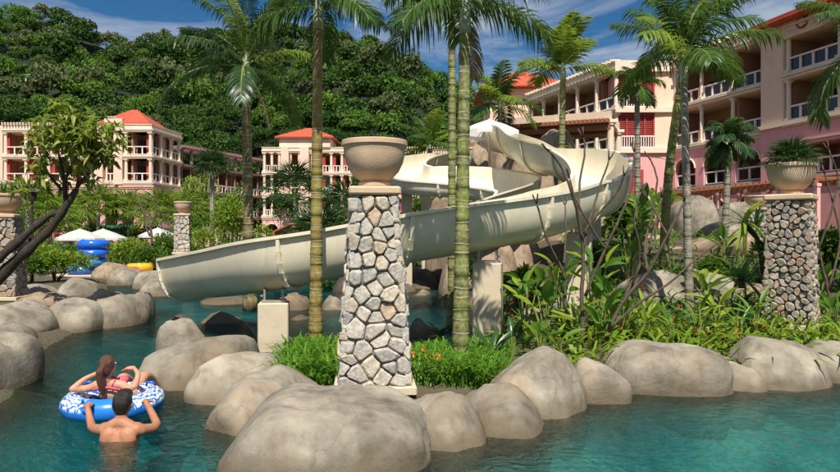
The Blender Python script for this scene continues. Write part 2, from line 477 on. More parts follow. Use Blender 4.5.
def trunk_material(name, lo, mid, hi, band=(0.42, 0.38, 0.28), zs=1.0):
    """ringed palm stem: noise tones between leaf scars"""
    m, n, l, b = new_mat(name)
    b.inputs['Roughness'].default_value = 0.6; b.inputs['Specular IOR Level'].default_value = 0.35
    t = n.new('ShaderNodeTexCoord')
    mp = n.new('ShaderNodeMapping'); mp.inputs['Scale'].default_value = (5, 5, 1.6 * zs)
    l.new(t.outputs['Object'], mp.inputs['Vector'])
    tx = n.new('ShaderNodeTexNoise'); tx.inputs['Scale'].default_value = 1.6; tx.inputs['Detail'].default_value = 8; tx.inputs['Roughness'].default_value = 0.7
    l.new(mp.outputs[0], tx.inputs['Vector'])
    r = ramp(n, [(0.34, lo), (0.5, mid), (0.66, hi)]); l.new(tx.outputs['Fac'], r.inputs['Fac'])
    t2 = n.new('ShaderNodeTexNoise'); t2.inputs['Scale'].default_value = 22; t2.inputs['Detail'].default_value = 5
    l.new(t.outputs['Object'], t2.inputs['Vector'])
    r2 = ramp(n, [(0.4, (0, 0, 0)), (0.7, (0.6, 0.6, 0.6))]); l.new(t2.outputs['Fac'], r2.inputs['Fac'])
    mxn = n.new('ShaderNodeMixRGB'); mxn.inputs['Color2'].default_value = (*band, 1)
    l.new(r2.outputs['Color'], mxn.inputs['Fac']); l.new(r.outputs['Color'], mxn.inputs['Color1'])
    l.new(mxn.outputs['Color'], b.inputs['Base Color'])
    bp = n.new('ShaderNodeBump'); bp.inputs['Strength'].default_value = 0.4; bp.inputs['Distance'].default_value = 0.02
    l.new(t2.outputs['Fac'], bp.inputs['Height']); l.new(bp.outputs['Normal'], b.inputs['Normal'])
    return m
M['trunk_green'] = trunk_material('green_palm_stem', (0.10, 0.075, 0.03), (0.17, 0.20, 0.035), (0.27, 0.34, 0.05), (0.40, 0.36, 0.24))
M['trunk_ochre'] = trunk_material('ochre_palm_stem', (0.14, 0.085, 0.03), (0.26, 0.19, 0.05), (0.22, 0.27, 0.05), (0.42, 0.30, 0.12))
M['trunk_grey'] = trunk_material('grey_palm_stem', (0.11, 0.09, 0.07), (0.22, 0.19, 0.15), (0.34, 0.30, 0.24), (0.45, 0.42, 0.36))
M['trunk_moss'] = trunk_material('mossy_palm_stem', (0.05, 0.035, 0.02), (0.16, 0.12, 0.05), (0.36, 0.32, 0.05), (0.30, 0.28, 0.16))
M['ring'] = surf('leaf_scar', (0.46, 0.42, 0.27), (0.17, 0.14, 0.07), 9, 0.8)
M['shaft'] = surf('crown_shaft', (0.32, 0.38, 0.22), (0.42, 0.44, 0.30), 3, 0.45, stretch=(6, 6, 1))
M['husk'] = surf('dry_sheath', (0.26, 0.14, 0.07), (0.42, 0.30, 0.2), 9, 0.9, 0.5)

M['frond'] = leafmat('palm_leaflets', [(0.035, 0.085, 0.012), (0.06, 0.13, 0.018), (0.05, 0.11, 0.02), (0.10, 0.17, 0.022)], 0.38, 0.38, 0.45)
M['frondlight'] = leafmat('light_palm_leaflets', [(0.09, 0.17, 0.02), (0.15, 0.24, 0.025), (0.22, 0.30, 0.03), (0.11, 0.18, 0.03)], 0.42, 0.4, 0.4)
M['fronddark'] = leafmat('dark_palm_leaflets', [(0.018, 0.05, 0.012), (0.03, 0.075, 0.018), (0.045, 0.09, 0.02)], 0.3, 0.38, 0.45)
M['rachis'] = surf('leaf_midrib', (0.18, 0.24, 0.05), (0.26, 0.28, 0.08), 5, 0.5)
M['grass'] = leafmat('bright_blades', [(0.07, 0.19, 0.015), (0.11, 0.27, 0.02), (0.17, 0.34, 0.03), (0.08, 0.17, 0.02)], 0.4)
M['shrubleaf'] = leafmat('shrub_leaves', [(0.04, 0.10, 0.012), (0.08, 0.17, 0.02), (0.13, 0.24, 0.025), (0.05, 0.11, 0.015)], 0.38)
M['limeleaf'] = leafmat('lime_leaves', [(0.12, 0.22, 0.02), (0.19, 0.32, 0.03), (0.28, 0.36, 0.035), (0.09, 0.17, 0.02)], 0.42)
M['darkleaf'] = leafmat('dark_glossy_leaves', [(0.02, 0.06, 0.015), (0.035, 0.09, 0.02), (0.05, 0.12, 0.022)], 0.28, 0.3, 0.5)
M['treeleaf'] = leafmat('tree_leaves', [(0.08, 0.14, 0.02), (0.15, 0.23, 0.03), (0.24, 0.31, 0.045), (0.34, 0.36, 0.09)], 0.38)
M['broadleaf'] = leafmat('broad_leaves', [(0.05, 0.14, 0.02), (0.08, 0.20, 0.025), (0.13, 0.26, 0.03)], 0.45, 0.32, 0.5)
M['yellowleaf'] = leafmat('yellow_leaves', [(0.40, 0.36, 0.03), (0.30, 0.34, 0.03), (0.5, 0.4, 0.04)], 0.4)
M['orange_petal'] = leafmat('orange_petals', [(0.75, 0.22, 0.03), (0.8, 0.35, 0.05), (0.7, 0.10, 0.03)], 0.3)
M['red_petal'] = leafmat('red_bracts', [(0.55, 0.03, 0.02), (0.65, 0.08, 0.03)], 0.3)
M['dryleaf'] = leafmat('dry_leaves', [(0.30, 0.20, 0.11), (0.22, 0.13, 0.06), (0.38, 0.29, 0.18)], 0.25)
M['canvas'] = leafmat('parasol_canvas', [(0.82, 0.81, 0.77), (0.78, 0.77, 0.73)], 0.45, 0.8, 0.2)
M['forest'] = leafmat('forest_leaves', [(0.010, 0.030, 0.005), (0.022, 0.062, 0.008), (0.042, 0.10, 0.012), (0.075, 0.145, 0.018)], 0.25, 0.6, 0.2)
M['forestlime'] = leafmat('forest_light_leaves', [(0.045, 0.11, 0.012), (0.08, 0.17, 0.018), (0.12, 0.21, 0.025)], 0.28, 0.6, 0.2)
M['forestgrey'] = leafmat('forest_olive_leaves', [(0.05, 0.085, 0.025), (0.10, 0.125, 0.04), (0.13, 0.16, 0.06)], 0.25, 0.6, 0.2)
# =====================================================================
# THE SETTING: ground with the pool basin, water, hill and forest
# =====================================================================
WATER = np.array([(-4.7, -5), (-4.5, 7.0), (-6.1, 10.6), (-6.6, 12.8), (-6.3, 14.6), (-7.4, 16), (-9.3, 19), (-11.6, 24),
                  (-11.9, 29), (-9, 33), (-5, 31), (-2, 29.5), (1.2, 28), (1.7, 22), (1.3, 15), (1.5, 11.6), (1.2, 10.1), (0.4, 9.3),
                  (-0.9, 9.1), (-1.75, 8.8), (-2.0, 8), (-1.55, 6.7), (-1.0, 6.1), (0, 6.05), (0.8, 6.5), (1.7, 7.1), (2.6, 7.7),
                  (4, 7.9), (5.3, 8.3), (9, 9), (16, 9), (16, -5)], float)

def poly_sd(X, Y, poly):
    """signed distance, positive inside the polygon"""
    d = np.full(X.shape, 1e9); inside = np.zeros(X.shape, bool)
    n = len(poly)
    for i in range(n):
        ax, ay = poly[i]; bx, by = poly[(i + 1) % n]
        ex, ey = bx - ax, by - ay
        t = np.clip(((X - ax) * ex + (Y - ay) * ey) / (ex * ex + ey * ey), 0, 1)
        d = np.minimum(d, np.hypot(X - ax - t * ex, Y - ay - t * ey))
        c = ((ay > Y) != (by > Y)) & (X < (bx - ax) * (Y - ay) / ((by - ay) if abs(by - ay) > 1e-9 else 1e-9) + ax)
        inside ^= c
    return np.where(inside, d, -d)

def sst(a, b, x):
    t = np.clip((x - a) / (b - a), 0, 1)
    return t * t * (3 - 2 * t)

def ground_h(X, Y):
    X = np.asarray(X, float); Y = np.asarray(Y, float)
    sd = poly_sd(X, Y, WATER)
    land = 0.06 + 0.05 * sst(0, 1.0, -sd) + 0.08 * sst(9, 14, Y)
    land = land + 0.20 * sst(7.2, 9.5, Y) * sst(1.2, 2.2, X)
    land = land + 1.25 * sst(9.5, 19, Y) * sst(1.8, 4.5, X)
    land = land + 0.75 * sst(34, 60, Y)
    land = land + 0.04 * np.sin(X * 2.1 + Y) * np.cos(Y * 1.7 - X * .6) * (Y < 40)
    bed = -1.15 + 0.05 * np.sin(X * 1.3) * np.sin(Y * 1.1)
    w = sst(-0.15, 1.25, sd)
    return land * (1 - w) + bed * w

def gh(x, y):
    return float(ground_h(np.array([x]), np.array([y]))[0])

xs = np.unique(np.concatenate([np.linspace(-1500, -60, 12), np.arange(-60, -16, 2.0), np.arange(-16, 14, 0.22), np.arange(14, 60, 2.0), np.linspace(60, 1500, 12)]))
ys = np.unique(np.concatenate([np.linspace(-300, -6, 8), np.arange(-6, 36, 0.22), np.arange(36, 100, 3.0), np.linspace(100, 1800, 16)]))
GX, GY = np.meshgrid(xs, ys)
GZ = ground_h(GX, GY)
idx = np.arange(GX.size).reshape(GX.shape)
quads = np.stack([idx[:-1, :-1], idx[:-1, 1:], idx[1:, 1:], idx[1:, :-1]], -1).reshape(-1, 4)

def ground_material():
    m, n, l, b = new_mat('ground_surface')
    b.inputs['Roughness'].default_value = 0.95
    g = n.new('ShaderNodeNewGeometry'); sx = n.new('ShaderNodeSeparateXYZ'); l.new(g.outputs['Position'], sx.inputs[0])
    tx = n.new('ShaderNodeTexNoise'); tx.inputs['Scale'].default_value = 1.3; tx.inputs['Detail'].default_value = 9; tx.inputs['Roughness'].default_value = 0.7
    l.new(g.outputs['Position'], tx.inputs['Vector'])
    r = ramp(n, [(0.35, (0.05, 0.036, 0.02)), (0.5, (0.10, 0.075, 0.045)), (0.64, (0.055, 0.085, 0.02))]); l.new(tx.outputs['Fac'], r.inputs['Fac'])
    # pool basin finish: pebbled blue-green plaster
    v = n.new('ShaderNodeTexNoise'); v.inputs['Scale'].default_value = 1.1; v.inputs['Detail'].default_value = 10; v.inputs['Roughness'].default_value = 0.75
    l.new(g.outputs['Position'], v.inputs['Vector'])
    rb = ramp(n, [(0.38, (0.01, 0.17, 0.18)), (0.5, (0.05, 0.42, 0.42)), (0.62, (0.38, 0.74, 0.62))]); l.new(v.outputs['Fac'], rb.inputs['Fac'])
    mr = n.new('ShaderNodeMapRange'); mr.inputs['From Min'].default_value = -0.12; mr.inputs['From Max'].default_value = -0.85
    l.new(sx.outputs['Z'], mr.inputs['Value'])
    mxn = n.new('ShaderNodeMixRGB'); l.new(mr.outputs[0], mxn.inputs['Fac']); l.new(r.outputs['Color'], mxn.inputs['Color1']); l.new(rb.outputs['Color'], mxn.inputs['Color2'])
    l.new(mxn.outputs['Color'], b.inputs['Base Color'])
    t3 = n.new('ShaderNodeTexNoise'); t3.inputs['Scale'].default_value = 12; t3.inputs['Detail'].default_value = 8; l.new(g.outputs['Position'], t3.inputs['Vector'])
    bp = n.new('ShaderNodeBump'); bp.inputs['Strength'].default_value = 0.8; bp.inputs['Distance'].default_value = 0.06
    l.new(t3.outputs['Fac'], bp.inputs['Height']); l.new(bp.outputs['Normal'], b.inputs['Normal'])
    return m
ground = link('ground', np_mesh('ground', np.stack([GX, GY, GZ], -1).reshape(-1, 3), quads, ground_material(), True))
tag(ground, kind='structure')

def water_material():
    m = bpy.data.materials.new('pool_water'); m.use_nodes = True
    n, l = m.node_tree.nodes, m.node_tree.links
    n.remove(n['Principled BSDF'])
    g = n.new('ShaderNodeNewGeometry')
    mp = n.new('ShaderNodeMapping'); mp.inputs['Scale'].default_value = (1.0, 1.5, 1.0); mp.inputs['Rotation'].default_value = (0, 0, 0.35)
    l.new(g.outputs['Position'], mp.inputs['Vector'])
    a = n.new('ShaderNodeTexNoise'); a.inputs['Scale'].default_value = 1.5; a.inputs['Detail'].default_value = 3; a.inputs['Distortion'].default_value = 1.2
    bq = n.new('ShaderNodeTexNoise'); bq.inputs['Scale'].default_value = 5.5; bq.inputs['Detail'].default_value = 4; bq.inputs['Distortion'].default_value = 1.4
    l.new(mp.outputs[0], a.inputs['Vector']); l.new(mp.outputs[0], bq.inputs['Vector'])
    b1 = n.new('ShaderNodeBump'); b1.inputs['Strength'].default_value = 0.6; b1.inputs['Distance'].default_value = 0.12
    b2 = n.new('ShaderNodeBump'); b2.inputs['Strength'].default_value = 1.0; b2.inputs['Distance'].default_value = 0.085
    l.new(a.outputs['Fac'], b1.inputs['Height']); l.new(bq.outputs['Fac'], b2.inputs['Height']); l.new(b1.outputs['Normal'], b2.inputs['Normal'])
    tr = n.new('ShaderNodeBsdfTransparent'); tr.inputs['Color'].default_value = (0.90, 0.98, 0.98, 1)
    rf = n.new('ShaderNodeBsdfRefraction'); rf.inputs['IOR'].default_value = 1.33; rf.inputs['Roughness'].default_value = 0.0
    rf.inputs['Color'].default_value = (0.92, 0.98, 0.98, 1)
    l.new(b2.outputs['Normal'], rf.inputs['Normal'])
    gl = n.new('ShaderNodeBsdfGlossy'); gl.inputs['Roughness'].default_value = 0.03
    l.new(b2.outputs['Normal'], gl.inputs['Normal'])
    ms = n.new('ShaderNodeMixShader'); ms.inputs['Fac'].default_value = 0.5
    l.new(tr.outputs[0], ms.inputs[1]); l.new(rf.outputs[0], ms.inputs[2])
    fr = n.new('ShaderNodeFresnel'); fr.inputs['IOR'].default_value = 1.33; l.new(b2.outputs['Normal'], fr.inputs['Normal'])
    m2 = n.new('ShaderNodeMixShader'); fm = n.new('ShaderNodeMath'); fm.operation = 'MULTIPLY'; fm.inputs[1].default_value = 0.6; l.new(fr.outputs[0], fm.inputs[0]); l.new(fm.outputs[0], m2.inputs['Fac']); l.new(ms.outputs[0], m2.inputs[1]); l.new(gl.outputs[0], m2.inputs[2])
    out = n['Material Output']; l.new(m2.outputs[0], out.inputs['Surface'])
    va = n.new('ShaderNodeVolumeAbsorption'); va.inputs['Color'].default_value = (0.05, 0.70, 0.70, 1); va.inputs['Density'].default_value = 0.47
    l.new(va.outputs[0], out.inputs['Volume'])
    return m
w = MB()
w.box((-5, 15, -1.5), (46, 42, 3.0))
water = w.build('water', water_material())
tag(water, kind='structure')

# ---------------- hill ----------------
SKYP = [(-260, 30), (-120, 22), (0, 22), (50, 26), (88, 38), (125, 50), (145, 50), (180, 42), (220, 44), (300, 46), (380, 58), (430, 84), (470, 110), (520, 150), (600, 185), (760, 205)]
def hill_z(X, Y):
    X = np.asarray(X, float); Y = np.asarray(Y, float)
    YR = 200.0
    px = 420 + X / YR * F
    top = np.interp(px, [p[0] for p in SKYP], [p[1] for p in SKYP])
    zt = HC + (HOR - top) / F * YR
    t = np.clip((Y - 100) / (YR - 100), 0, 1.25)
    prof = np.where(t < 1, t ** 0.92, 1 - (t - 1) * 1.4)
    z = 0.9 + (zt - 0.9) * prof
    z = z + 2.2 * np.sin(X * .07 + 1) * np.sin(Y * .09) * sst(105, 130, Y)
    return z
hx = np.arange(-190, 120, 5.0); hy = np.arange(96, 250, 5.0)
HX, HY = np.meshgrid(hx, hy)
HZ = hill_z(HX, HY) - np.where(HY < 101, 3.0, 0)
idx = np.arange(HX.size).reshape(HX.shape)
hq = np.stack([idx[:-1, :-1], idx[:-1, 1:], idx[1:, 1:], idx[1:, :-1]], -1).reshape(-1, 4)
hill = link('hill', np_mesh('hill', np.stack([HX, HY, HZ], -1).reshape(-1, 3), hq, surf('forest_floor', (0.006, 0.014, 0.004), (0.014, 0.026, 0.007), .2, 0.95), True))
tag(hill, kind='structure')

def crown_arrays(n_lobes, n_leaf, size, rng, flat=0.8):
    """unit crown: many leaf-sized faces on overlapping lobes; returns quads"""
    out = []
    for k in range(n_lobes):
        if k == 0: c = np.array([0, 0, 0.0]); r = 0.62
        else:
            d = rng.normal(0, 1, 3); d /= np.linalg.norm(d); d[2] = abs(d[2]) * 0.8 - 0.15
            c = d * rng.uniform(0.45, 0.72) * np.array([1, 1, flat]); r = rng.uniform(0.24, 0.42)
        m = int(n_leaf / n_lobes * (1.6 if k == 0 else 0.96))
        d = unit(rng.normal(0, 1, (m, 3)))
        d[:, 2] = np.where((d[:, 2] < -0.3), -d[:, 2], d[:, 2])
        p = c + d * r * rng.uniform(0.78, 1.06, (m, 1))
        nn = unit(d + rng.normal(0, 0.55, (m, 3)))
        a = unit(np.cross(nn, rng.normal(0, 1, (m, 3)))); b = np.cross(nn, a)
        s = size * rng.uniform(0.6, 1.3, (m, 1))
        q = np.stack([p - a * s, p + b * s * .6, p + a * s, p - b * s * .6], 1).reshape(-1, 3)
        out.append((q, np.arange(m * 4).reshape(-1, 4)))
    return join_arrays(out)

forest_mats = [M['forest'], M['forest'], M['forestlime'], M['forest'], M['forestgrey'], M['forest']]
crown_meshes = []
for i, mm in enumerate(forest_mats):
    V, Q = crown_arrays(15, 3800, 0.042, nr, 0.95)
    crown_meshes.append(np_mesh('crown', V, Q, mm))
tb = MB(); tb.tube([(0, 0, 0), (0.05, 0, 0.5), (0.02, 0.03, 1.0)], [0.03, 0.024, 0.015], 6)
trunk_mesh = tb.mesh('trunk', M['branch'])

cand = []
for X in np.arange(-178, 40, 5.0):
    for Y in np.arange(102, 212, 5.4):
        x, y = X + nr.uniform(-2.6, 2.6), Y + nr.uniform(-2.8, 2.8)
        px = 420 + x / y * F
        if px < -70 or px > 640: continue
        cand.append((x, y))
stuff = []
n_ind = 0
for (x, y) in cand:
    r = nr.uniform(2.9, 5.2) * (1.0 if y < 160 else 0.9)
    if nr.random() < 0.10: r *= 1.45
    z = float(hill_z(x, y)) + r * nr.uniform(0.45, 1.05)
    if y < 130 and n_ind < 240:
        ki = int(nr.integers(0, 6)); kl = ['dark green', 'dark green', 'light lime green', 'dark green', 'pale olive', 'dark green'][ki]
        pxx = 420 + x / y * F; wh = 'far left of the hotel wing' if pxx < 0 else 'behind the left hotel wing' if pxx < 178 else 'above the brown gallery wing' if pxx < 262 else 'behind the distant red roofed centre building' if pxx < 350 else 'behind the centre urn and the slide'
        t = empty('forest_tree', (x, y, z - r * 1.3 - 2), kl + ' broad crowned hillside tree ' + wh, 'tree', kl + ' hillside trees ' + wh)
        link('crown', crown_meshes[ki], t, (0, 0, r * 1.3 + 2), (0, 0, nr.uniform(0, 6.3)), (r, r, r * nr.uniform(.8, 1.25)))
        link('trunk', trunk_mesh, t, (0, 0, -1.5), None, (r * 1.4, r * 1.4, r + 3.5))
        n_ind += 1
    else:
        stuff.append((x, y, z, r))
lib = [crown_arrays(11, 820, 0.078, nr, 0.95) for _ in range(7)]
for gi, mm in enumerate([M['forest'], M['forestgrey'], M['forestlime']]):
    arr = []
    for k, (x, y, z, r) in enumerate(stuff):
        lim = 3 if 420 + x / y * F < 110 else 6
        g = 0 if (k * 7919) % 10 < lim else (1 if (k * 7919) % 10 < lim + 2 else 2)
        if px is None or g != gi: continue
        V, Q = lib[k % 7]
        th = nr.uniform(0, 6.3); c, s = math.cos(th), math.sin(th)
        W = V.copy(); W[:, 0] = (V[:, 0] * c - V[:, 1] * s) * r + x; W[:, 1] = (V[:, 0] * s + V[:, 1] * c) * r + y; W[:, 2] = V[:, 2] * r * nr.uniform(.85, 1.3) + z
        arr.append((W, Q))
    V, Q = join_arrays(arr)
    o = link('hillside_forest', np_mesh('hillside_forest', V, Q, mm))
    tag(o, ['dark green mass of forest covering the upper hillside to the skyline', 'olive grey trees scattered through the forest on the upper hillside', 'lighter lime green crowns scattered through the upper hillside forest'][gi], 'forest', kind='stuff')

# tiny green roofed hut high on the hill
def hip_roof(mb, x0, x1, y0, y1, z, h, over=0.4, ridge=0.0):
    x0 -= over; x1 += over; y0 -= over; y1 += over
    cx, cy = (x0 + x1) / 2, (y0 + y1) / 2
    a, b = (cx - ridge, cy, z + h), (cx + ridge, cy, z + h)
    vs = [(x0, y0, z), (x1, y0, z), (x1, y1, z), (x0, y1, z), a, b,
          (x0, y0, z - .18), (x1, y0, z - .18), (x1, y1, z - .18), (x0, y1, z - .18)]
    mb.add(vs, [(0, 1, 5, 4), (1, 2, 5), (2, 3, 4, 5), (3, 0, 4), (6, 7, 1, 0), (7, 8, 2, 1), (8, 9, 3, 2), (9, 6, 0, 3), (9, 8, 7, 6)])
hp = P(34, 76, 150)
hut = empty('hillside_hut', (hp.x, hp.y, hp.z - 3), 'small hut with a bright green roof among the trees high on the left hillside', 'hut')
hut.scale = (.45,) * 3; hut.location.z += 1.6
b = MB(); b.box((0, 0, 1.4), (6, 5, 3.2)); b.build('wall', M['pale'], hut)
b = MB(); hip_roof(b, -3, 3, -2.5, 2.5, 3.0, 1.3, .8, 1.0); b.build('roof', surf('green_roof', (0.03, 0.40, 0.12), None, 2, .6), hut)
b = MB(); b.box((0.5, -2.53, 1.6), (1.2, 0.06, 1.2)); b.build('window', M['door'], hut)
# =====================================================================
# BUILDINGS
# =====================================================================
MESHC = {}
def shared(key, fn):
    if key not in MESHC: MESHC[key] = fn()
    return MESHC[key]

def mcol(h, r, m):
    def f():
        b = MB(); b.box((0, 0, 0.12), (2.7 * r, 2.7 * r, 0.24)); b.lathe((0, 0, 0), [(r * 1.15, 0.24), (r, 0.34), (r * 0.88, h - 0.30), (r * 1.2, h - 0.24), (r * 1.25, h - 0.14)], 12)
        b.box((0, 0, h - 0.07), (2.7 * r, 2.7 * r, 0.138)); return b.mesh('column', m, False)
    return shared(('col', round(h, 2), r, m.name), f)

def mpost(h, w, m):
    def f():
        b = MB(); b.box((0, 0, h / 2), (w, w, h)); b.box((0, 0, h - 0.1), (w * 1.35, w * 1.35, 0.16)); b.box((0, 0, 0.1), (w * 1.35, w * 1.35, 0.2)); return b.mesh('post', m)
    return shared(('post', round(h, 2), w, m.name), f)

def mrail(L, m, h=1.0, style=0):
    def f():
        b = MB()
        b.box((0, 0, h), (L, 0.14, 0.11)); b.box((0, 0, 0.12), (L, 0.10, 0.08))
        k = max(2, int(L / (0.85 if style == 0 else 0.16)))
        for i in range(k + (0 if style else 1)):
            x = -L / 2 + (L * i / k if style == 0 else L * (i + .5) / k)
            if style == 0: x = min(max(x, -L / 2 + .06), L / 2 - .06); b.box((x, 0, h / 2 + .03), (0.13, 0.11, h - .2))
            else: b.box((x, 0, h / 2 + .03), (0.055, 0.055, h - .2))
        return b.mesh('railing', m)
    return shared(('rail', round(L, 2), m.name, h, style), f)

def mdoor(w, h):
    def f():
        b = MB(); b.box((0, 0, h / 2), (w, 0.08, h))
        return b.mesh('door', M['door'])
    return shared(('door', round(w, 1), round(h, 1)), f)
def mleaf(w, h):
    def f():
        b = MB()
        for s in (-1, 1):
            b.box((s * w / 2, -0.02, h / 2), (0.09, 0.13, h))
        b.box((0, -0.02, h - .045), (w - .09, 0.13, 0.09)); b.box((0, -.03, h / 2), (0.08, 0.12, h - .09))
        return b.mesh('door_frame', M['mauve'])
    return shared(('dfr', round(w, 1), round(h, 1)), f)

def gallery(T, P0, P1, z0, floors, h, nb, wall, depth=2.6, colr=0.16, colm=None, railm=None, slab_m=None, arches=(), parapet=0.5, ground_floor=True, solid_bays=(), rstyle=0, redpost=False, endwalls=True, glass=False):
    """open balcony range from P0 to P1 (seen face), `floors` storeys of height h: slabs, columns, railings, recessed wall with doors"""
    P0 = Vector((P0[0], P0[1], 0)); P1 = Vector((P1[0], P1[1], 0))
    d = P1 - P0; L = d.length; d.normalize()
    nrm = Vector((d.y, -d.x, 0))            # outward
    ang = math.atan2(d.y, d.x)
    org = T.location
    colm = colm or M['trim']; railm = railm or M['rail']; slab_m = slab_m or M['trim']
    inv = Vector(org)
    def at(s, out, z): return P0 + d * s + nrm * out + Vector((0, 0, z)) - inv
    bw = L / nb
    for f in range(floors + 1):
        z = z0 + f * h
        b = MB()
        th = 0.42
        b.box(at(L / 2, -depth / 2, z - th / 2), (L, depth, th), ang)
        b.box(at(L / 2, 0.07, z - 0.12), (L + .14, 0.14, 0.18), ang)      # moulding
        b.box(at(L / 2, 0.035, z - 0.32), (L + .07, 0.07, 0.12), ang)
        if f == floors and parapet:
            b.box(at(L / 2, -0.15, z + parapet / 2), (L, 0.3, parapet), ang)
            b.box(at(L / 2, -0.13, z + parapet + .05), (L + .1, 0.42, 0.1), ang)
        b.build('cornice' if f == floors else 'floor_slab', slab_m, T)
    for f in range(floors):
        z = z0 + f * h; ch = h - 0.42
        arch = f in arches
        wm = wall if not isinstance(wall, (list, tuple)) else wall[f]
        # recessed back wall and party walls
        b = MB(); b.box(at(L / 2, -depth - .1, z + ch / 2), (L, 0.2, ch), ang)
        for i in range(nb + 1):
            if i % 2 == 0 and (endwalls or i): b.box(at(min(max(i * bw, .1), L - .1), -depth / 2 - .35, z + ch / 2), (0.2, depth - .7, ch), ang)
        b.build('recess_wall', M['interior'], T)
        for i in range(nb):
            s = (i + .5) * bw
            if i in solid_bays:
                b = MB(); b.box(at(s, -0.15, z + ch / 2), (bw - .02, 0.3, ch), ang); b.build('wall', wm, T)
                b = MB(); b.box(at(s, 0.02, z + 1.35), (min(1.3, bw * .55), 0.05, 1.5), ang); b.build('window', M['door'], T)
                b = MB(); b.box(at(s, 0.05, z + 2.16), (min(1.3, bw * .55) + .24, 0.12, 0.12), ang); b.box(at(s, 0.05, z + .54), (min(1.3, bw * .55) + .24, 0.14, 0.1), ang); b.build('window_surround', slab_m, T)
                continue
            if arch:
                # arched opening cut into a wall panel
                r = bw * 0.36; zc = z + ch - r - 0.35; n = 12
                b = MB()
                for (o0) in (0.0, -0.35):
                    pass
                front, back = [], []
                inner = [(s - r, z), (s - r, zc)] + [(s - r * math.cos(PI * k / n), zc + r * 0.8 * math.sin(PI * k / n)) for k in range(1, n)] + [(s + r, zc), (s + r, z)]
                outer = []
                for (u, v) in inner:
                    if v <= zc and u < s: outer.append((s - bw / 2 + .01, v))
                    elif v <= zc and u > s: outer.append((s + bw / 2 - .01, v))
                    else:
                        t = (u - (s - r)) / (2 * r)
                        outer.append((s - bw / 2 + .01 + t * (bw - .02), z + ch))
                outer[1] = (s - bw / 2 + .01, z + ch); outer[-2] = (s + bw / 2 - .01, z + ch)
                vs = []
                for dep in (-0.02, -0.36):
                    for (u, v) in inner: vs.append(at(u, dep, v))
                    for (u, v) in outer: vs.append(at(u, dep, v))
                k = len(inner); fs = []
                for q in range(k - 1):
                    fs.append((q, q + 1, k + q + 1, k + q))
                    fs.append((2 * k + q, 3 * k + q, 3 * k + q + 1, 2 * k + q + 1))
                    fs.append((q + 1, q, 2 * k + q, 2 * k + q + 1))
                b.add(vs, fs); b.build('arch_wall', wm, T)
                # moulding round the arch
                b = MB(); b.tube([at(u, 0.02, v) for (u, v) in inner[1:-1]], 0.07, 6); b.build('arch_moulding', slab_m, T)
                o = link('railing', mrail(2 * r - .04, railm, 1.0, rstyle), T, at(s, -0.2, z), (0, 0, ang))
            else:
                link('railing', mrail(bw - colr * 2.6, railm, 1.0, rstyle), T, at(s, -0.25, z), (0, 0, ang))
                if glass: link('glass_panel', shared(('gp', round(bw - colr * 2.7, 2)), lambda: (lambda q: (q.box((0, 0, .56), (bw - colr * 2.7, .02, .74)), q.mesh('glass_panel', M['glass']))[1])(MB())), T, at(s, -0.33, z), (0, 0, ang))
            dw = bw * 0.52
            link('door', mdoor(dw, 2.15), T, at(s + bw * .08, -depth + .02, z), (0, 0, ang))
            link('door_frame', mleaf(dw, 2.15), T, at(s + bw * .08, -depth + .06, z), (0, 0, ang))
            if redpost:
                b = MB(); b.box((0, 0, ch / 2), (0.42, 0.5, ch)); me = shared(('rp', round(ch, 2)), lambda: b.mesh('shutter', M['red']))
                link('shutter', me, T, at(i * bw + .45, -0.62, z), (0, 0, ang))
        if not arch:
            for i in range(nb + 1):
                link('column', mcol(ch, colr, colm), T, at(min(max(i * bw, colr * 1.35), L - colr * 1.35), -0.25, z), (0, 0, ang))
    return at

def solid(T, name, P0, P1, depth, z0, z1, m, out=0.0):
    P0 = Vector((P0[0], P0[1], 0)); P1 = Vector((P1[0], P1[1], 0)); d = (P1 - P0); L = d.length; d.normalize(); nrm = Vector((d.y, -d.x, 0))
    c = P0 + d * L / 2 + nrm * (out - depth / 2) + Vector((0, 0, (z0 + z1) / 2)) - Vector(T.location)
    b = MB(); b.box(c, (L, depth, z1 - z0), math.atan2(d.y, d.x)); return b.build(name, m, T)

def shutter_window(T, c, w, h, ang, n=4):
    """red louvred bay window with its own balustrade"""
    b = MB()
    for i in range(n + 1): b.box((-w / 2 + w * i / n, 0, h / 2), (0.12, 0.14, h))
    for z in (0.06, 1.0, h - .06): b.box((0, 0.004, z), (w - .12, 0.12, 0.12))
    o = link('window_frame', b.mesh('window_frame', M['red']), T, c, (0, 0, ang))
    b = MB()
    for i in range(n):
        for z in np.arange(1.12, h - .15, 0.16): b.box((-w / 2 + w * (i + .5) / n, 0.03, z), (w / n - .16, 0.03, 0.09))
    link('louvre', b.mesh('louvre', M['red']), T, c, (0, 0, ang))['kind'] = 'stuff'
    b = MB(); b.box((0, 0.1, h / 2), (w, 0.04, h)); link('pane', b.mesh('pane', M['door']), T, c, (0, 0, ang))
    b = MB()
    k = int(w / 0.2)
    for i in range(k): b.box((-w / 2 + w * (i + .5) / k, -0.22, 0.5), (0.07, 0.07, 0.84))
    b.box((0, -0.22, 0.98), (w, 0.1, 0.1)); b.box((0, -0.22, 0.06), (w, 0.1, 0.08))
    link('railing', b.mesh('railing', M['rail']), T, c, (0, 0, ang))

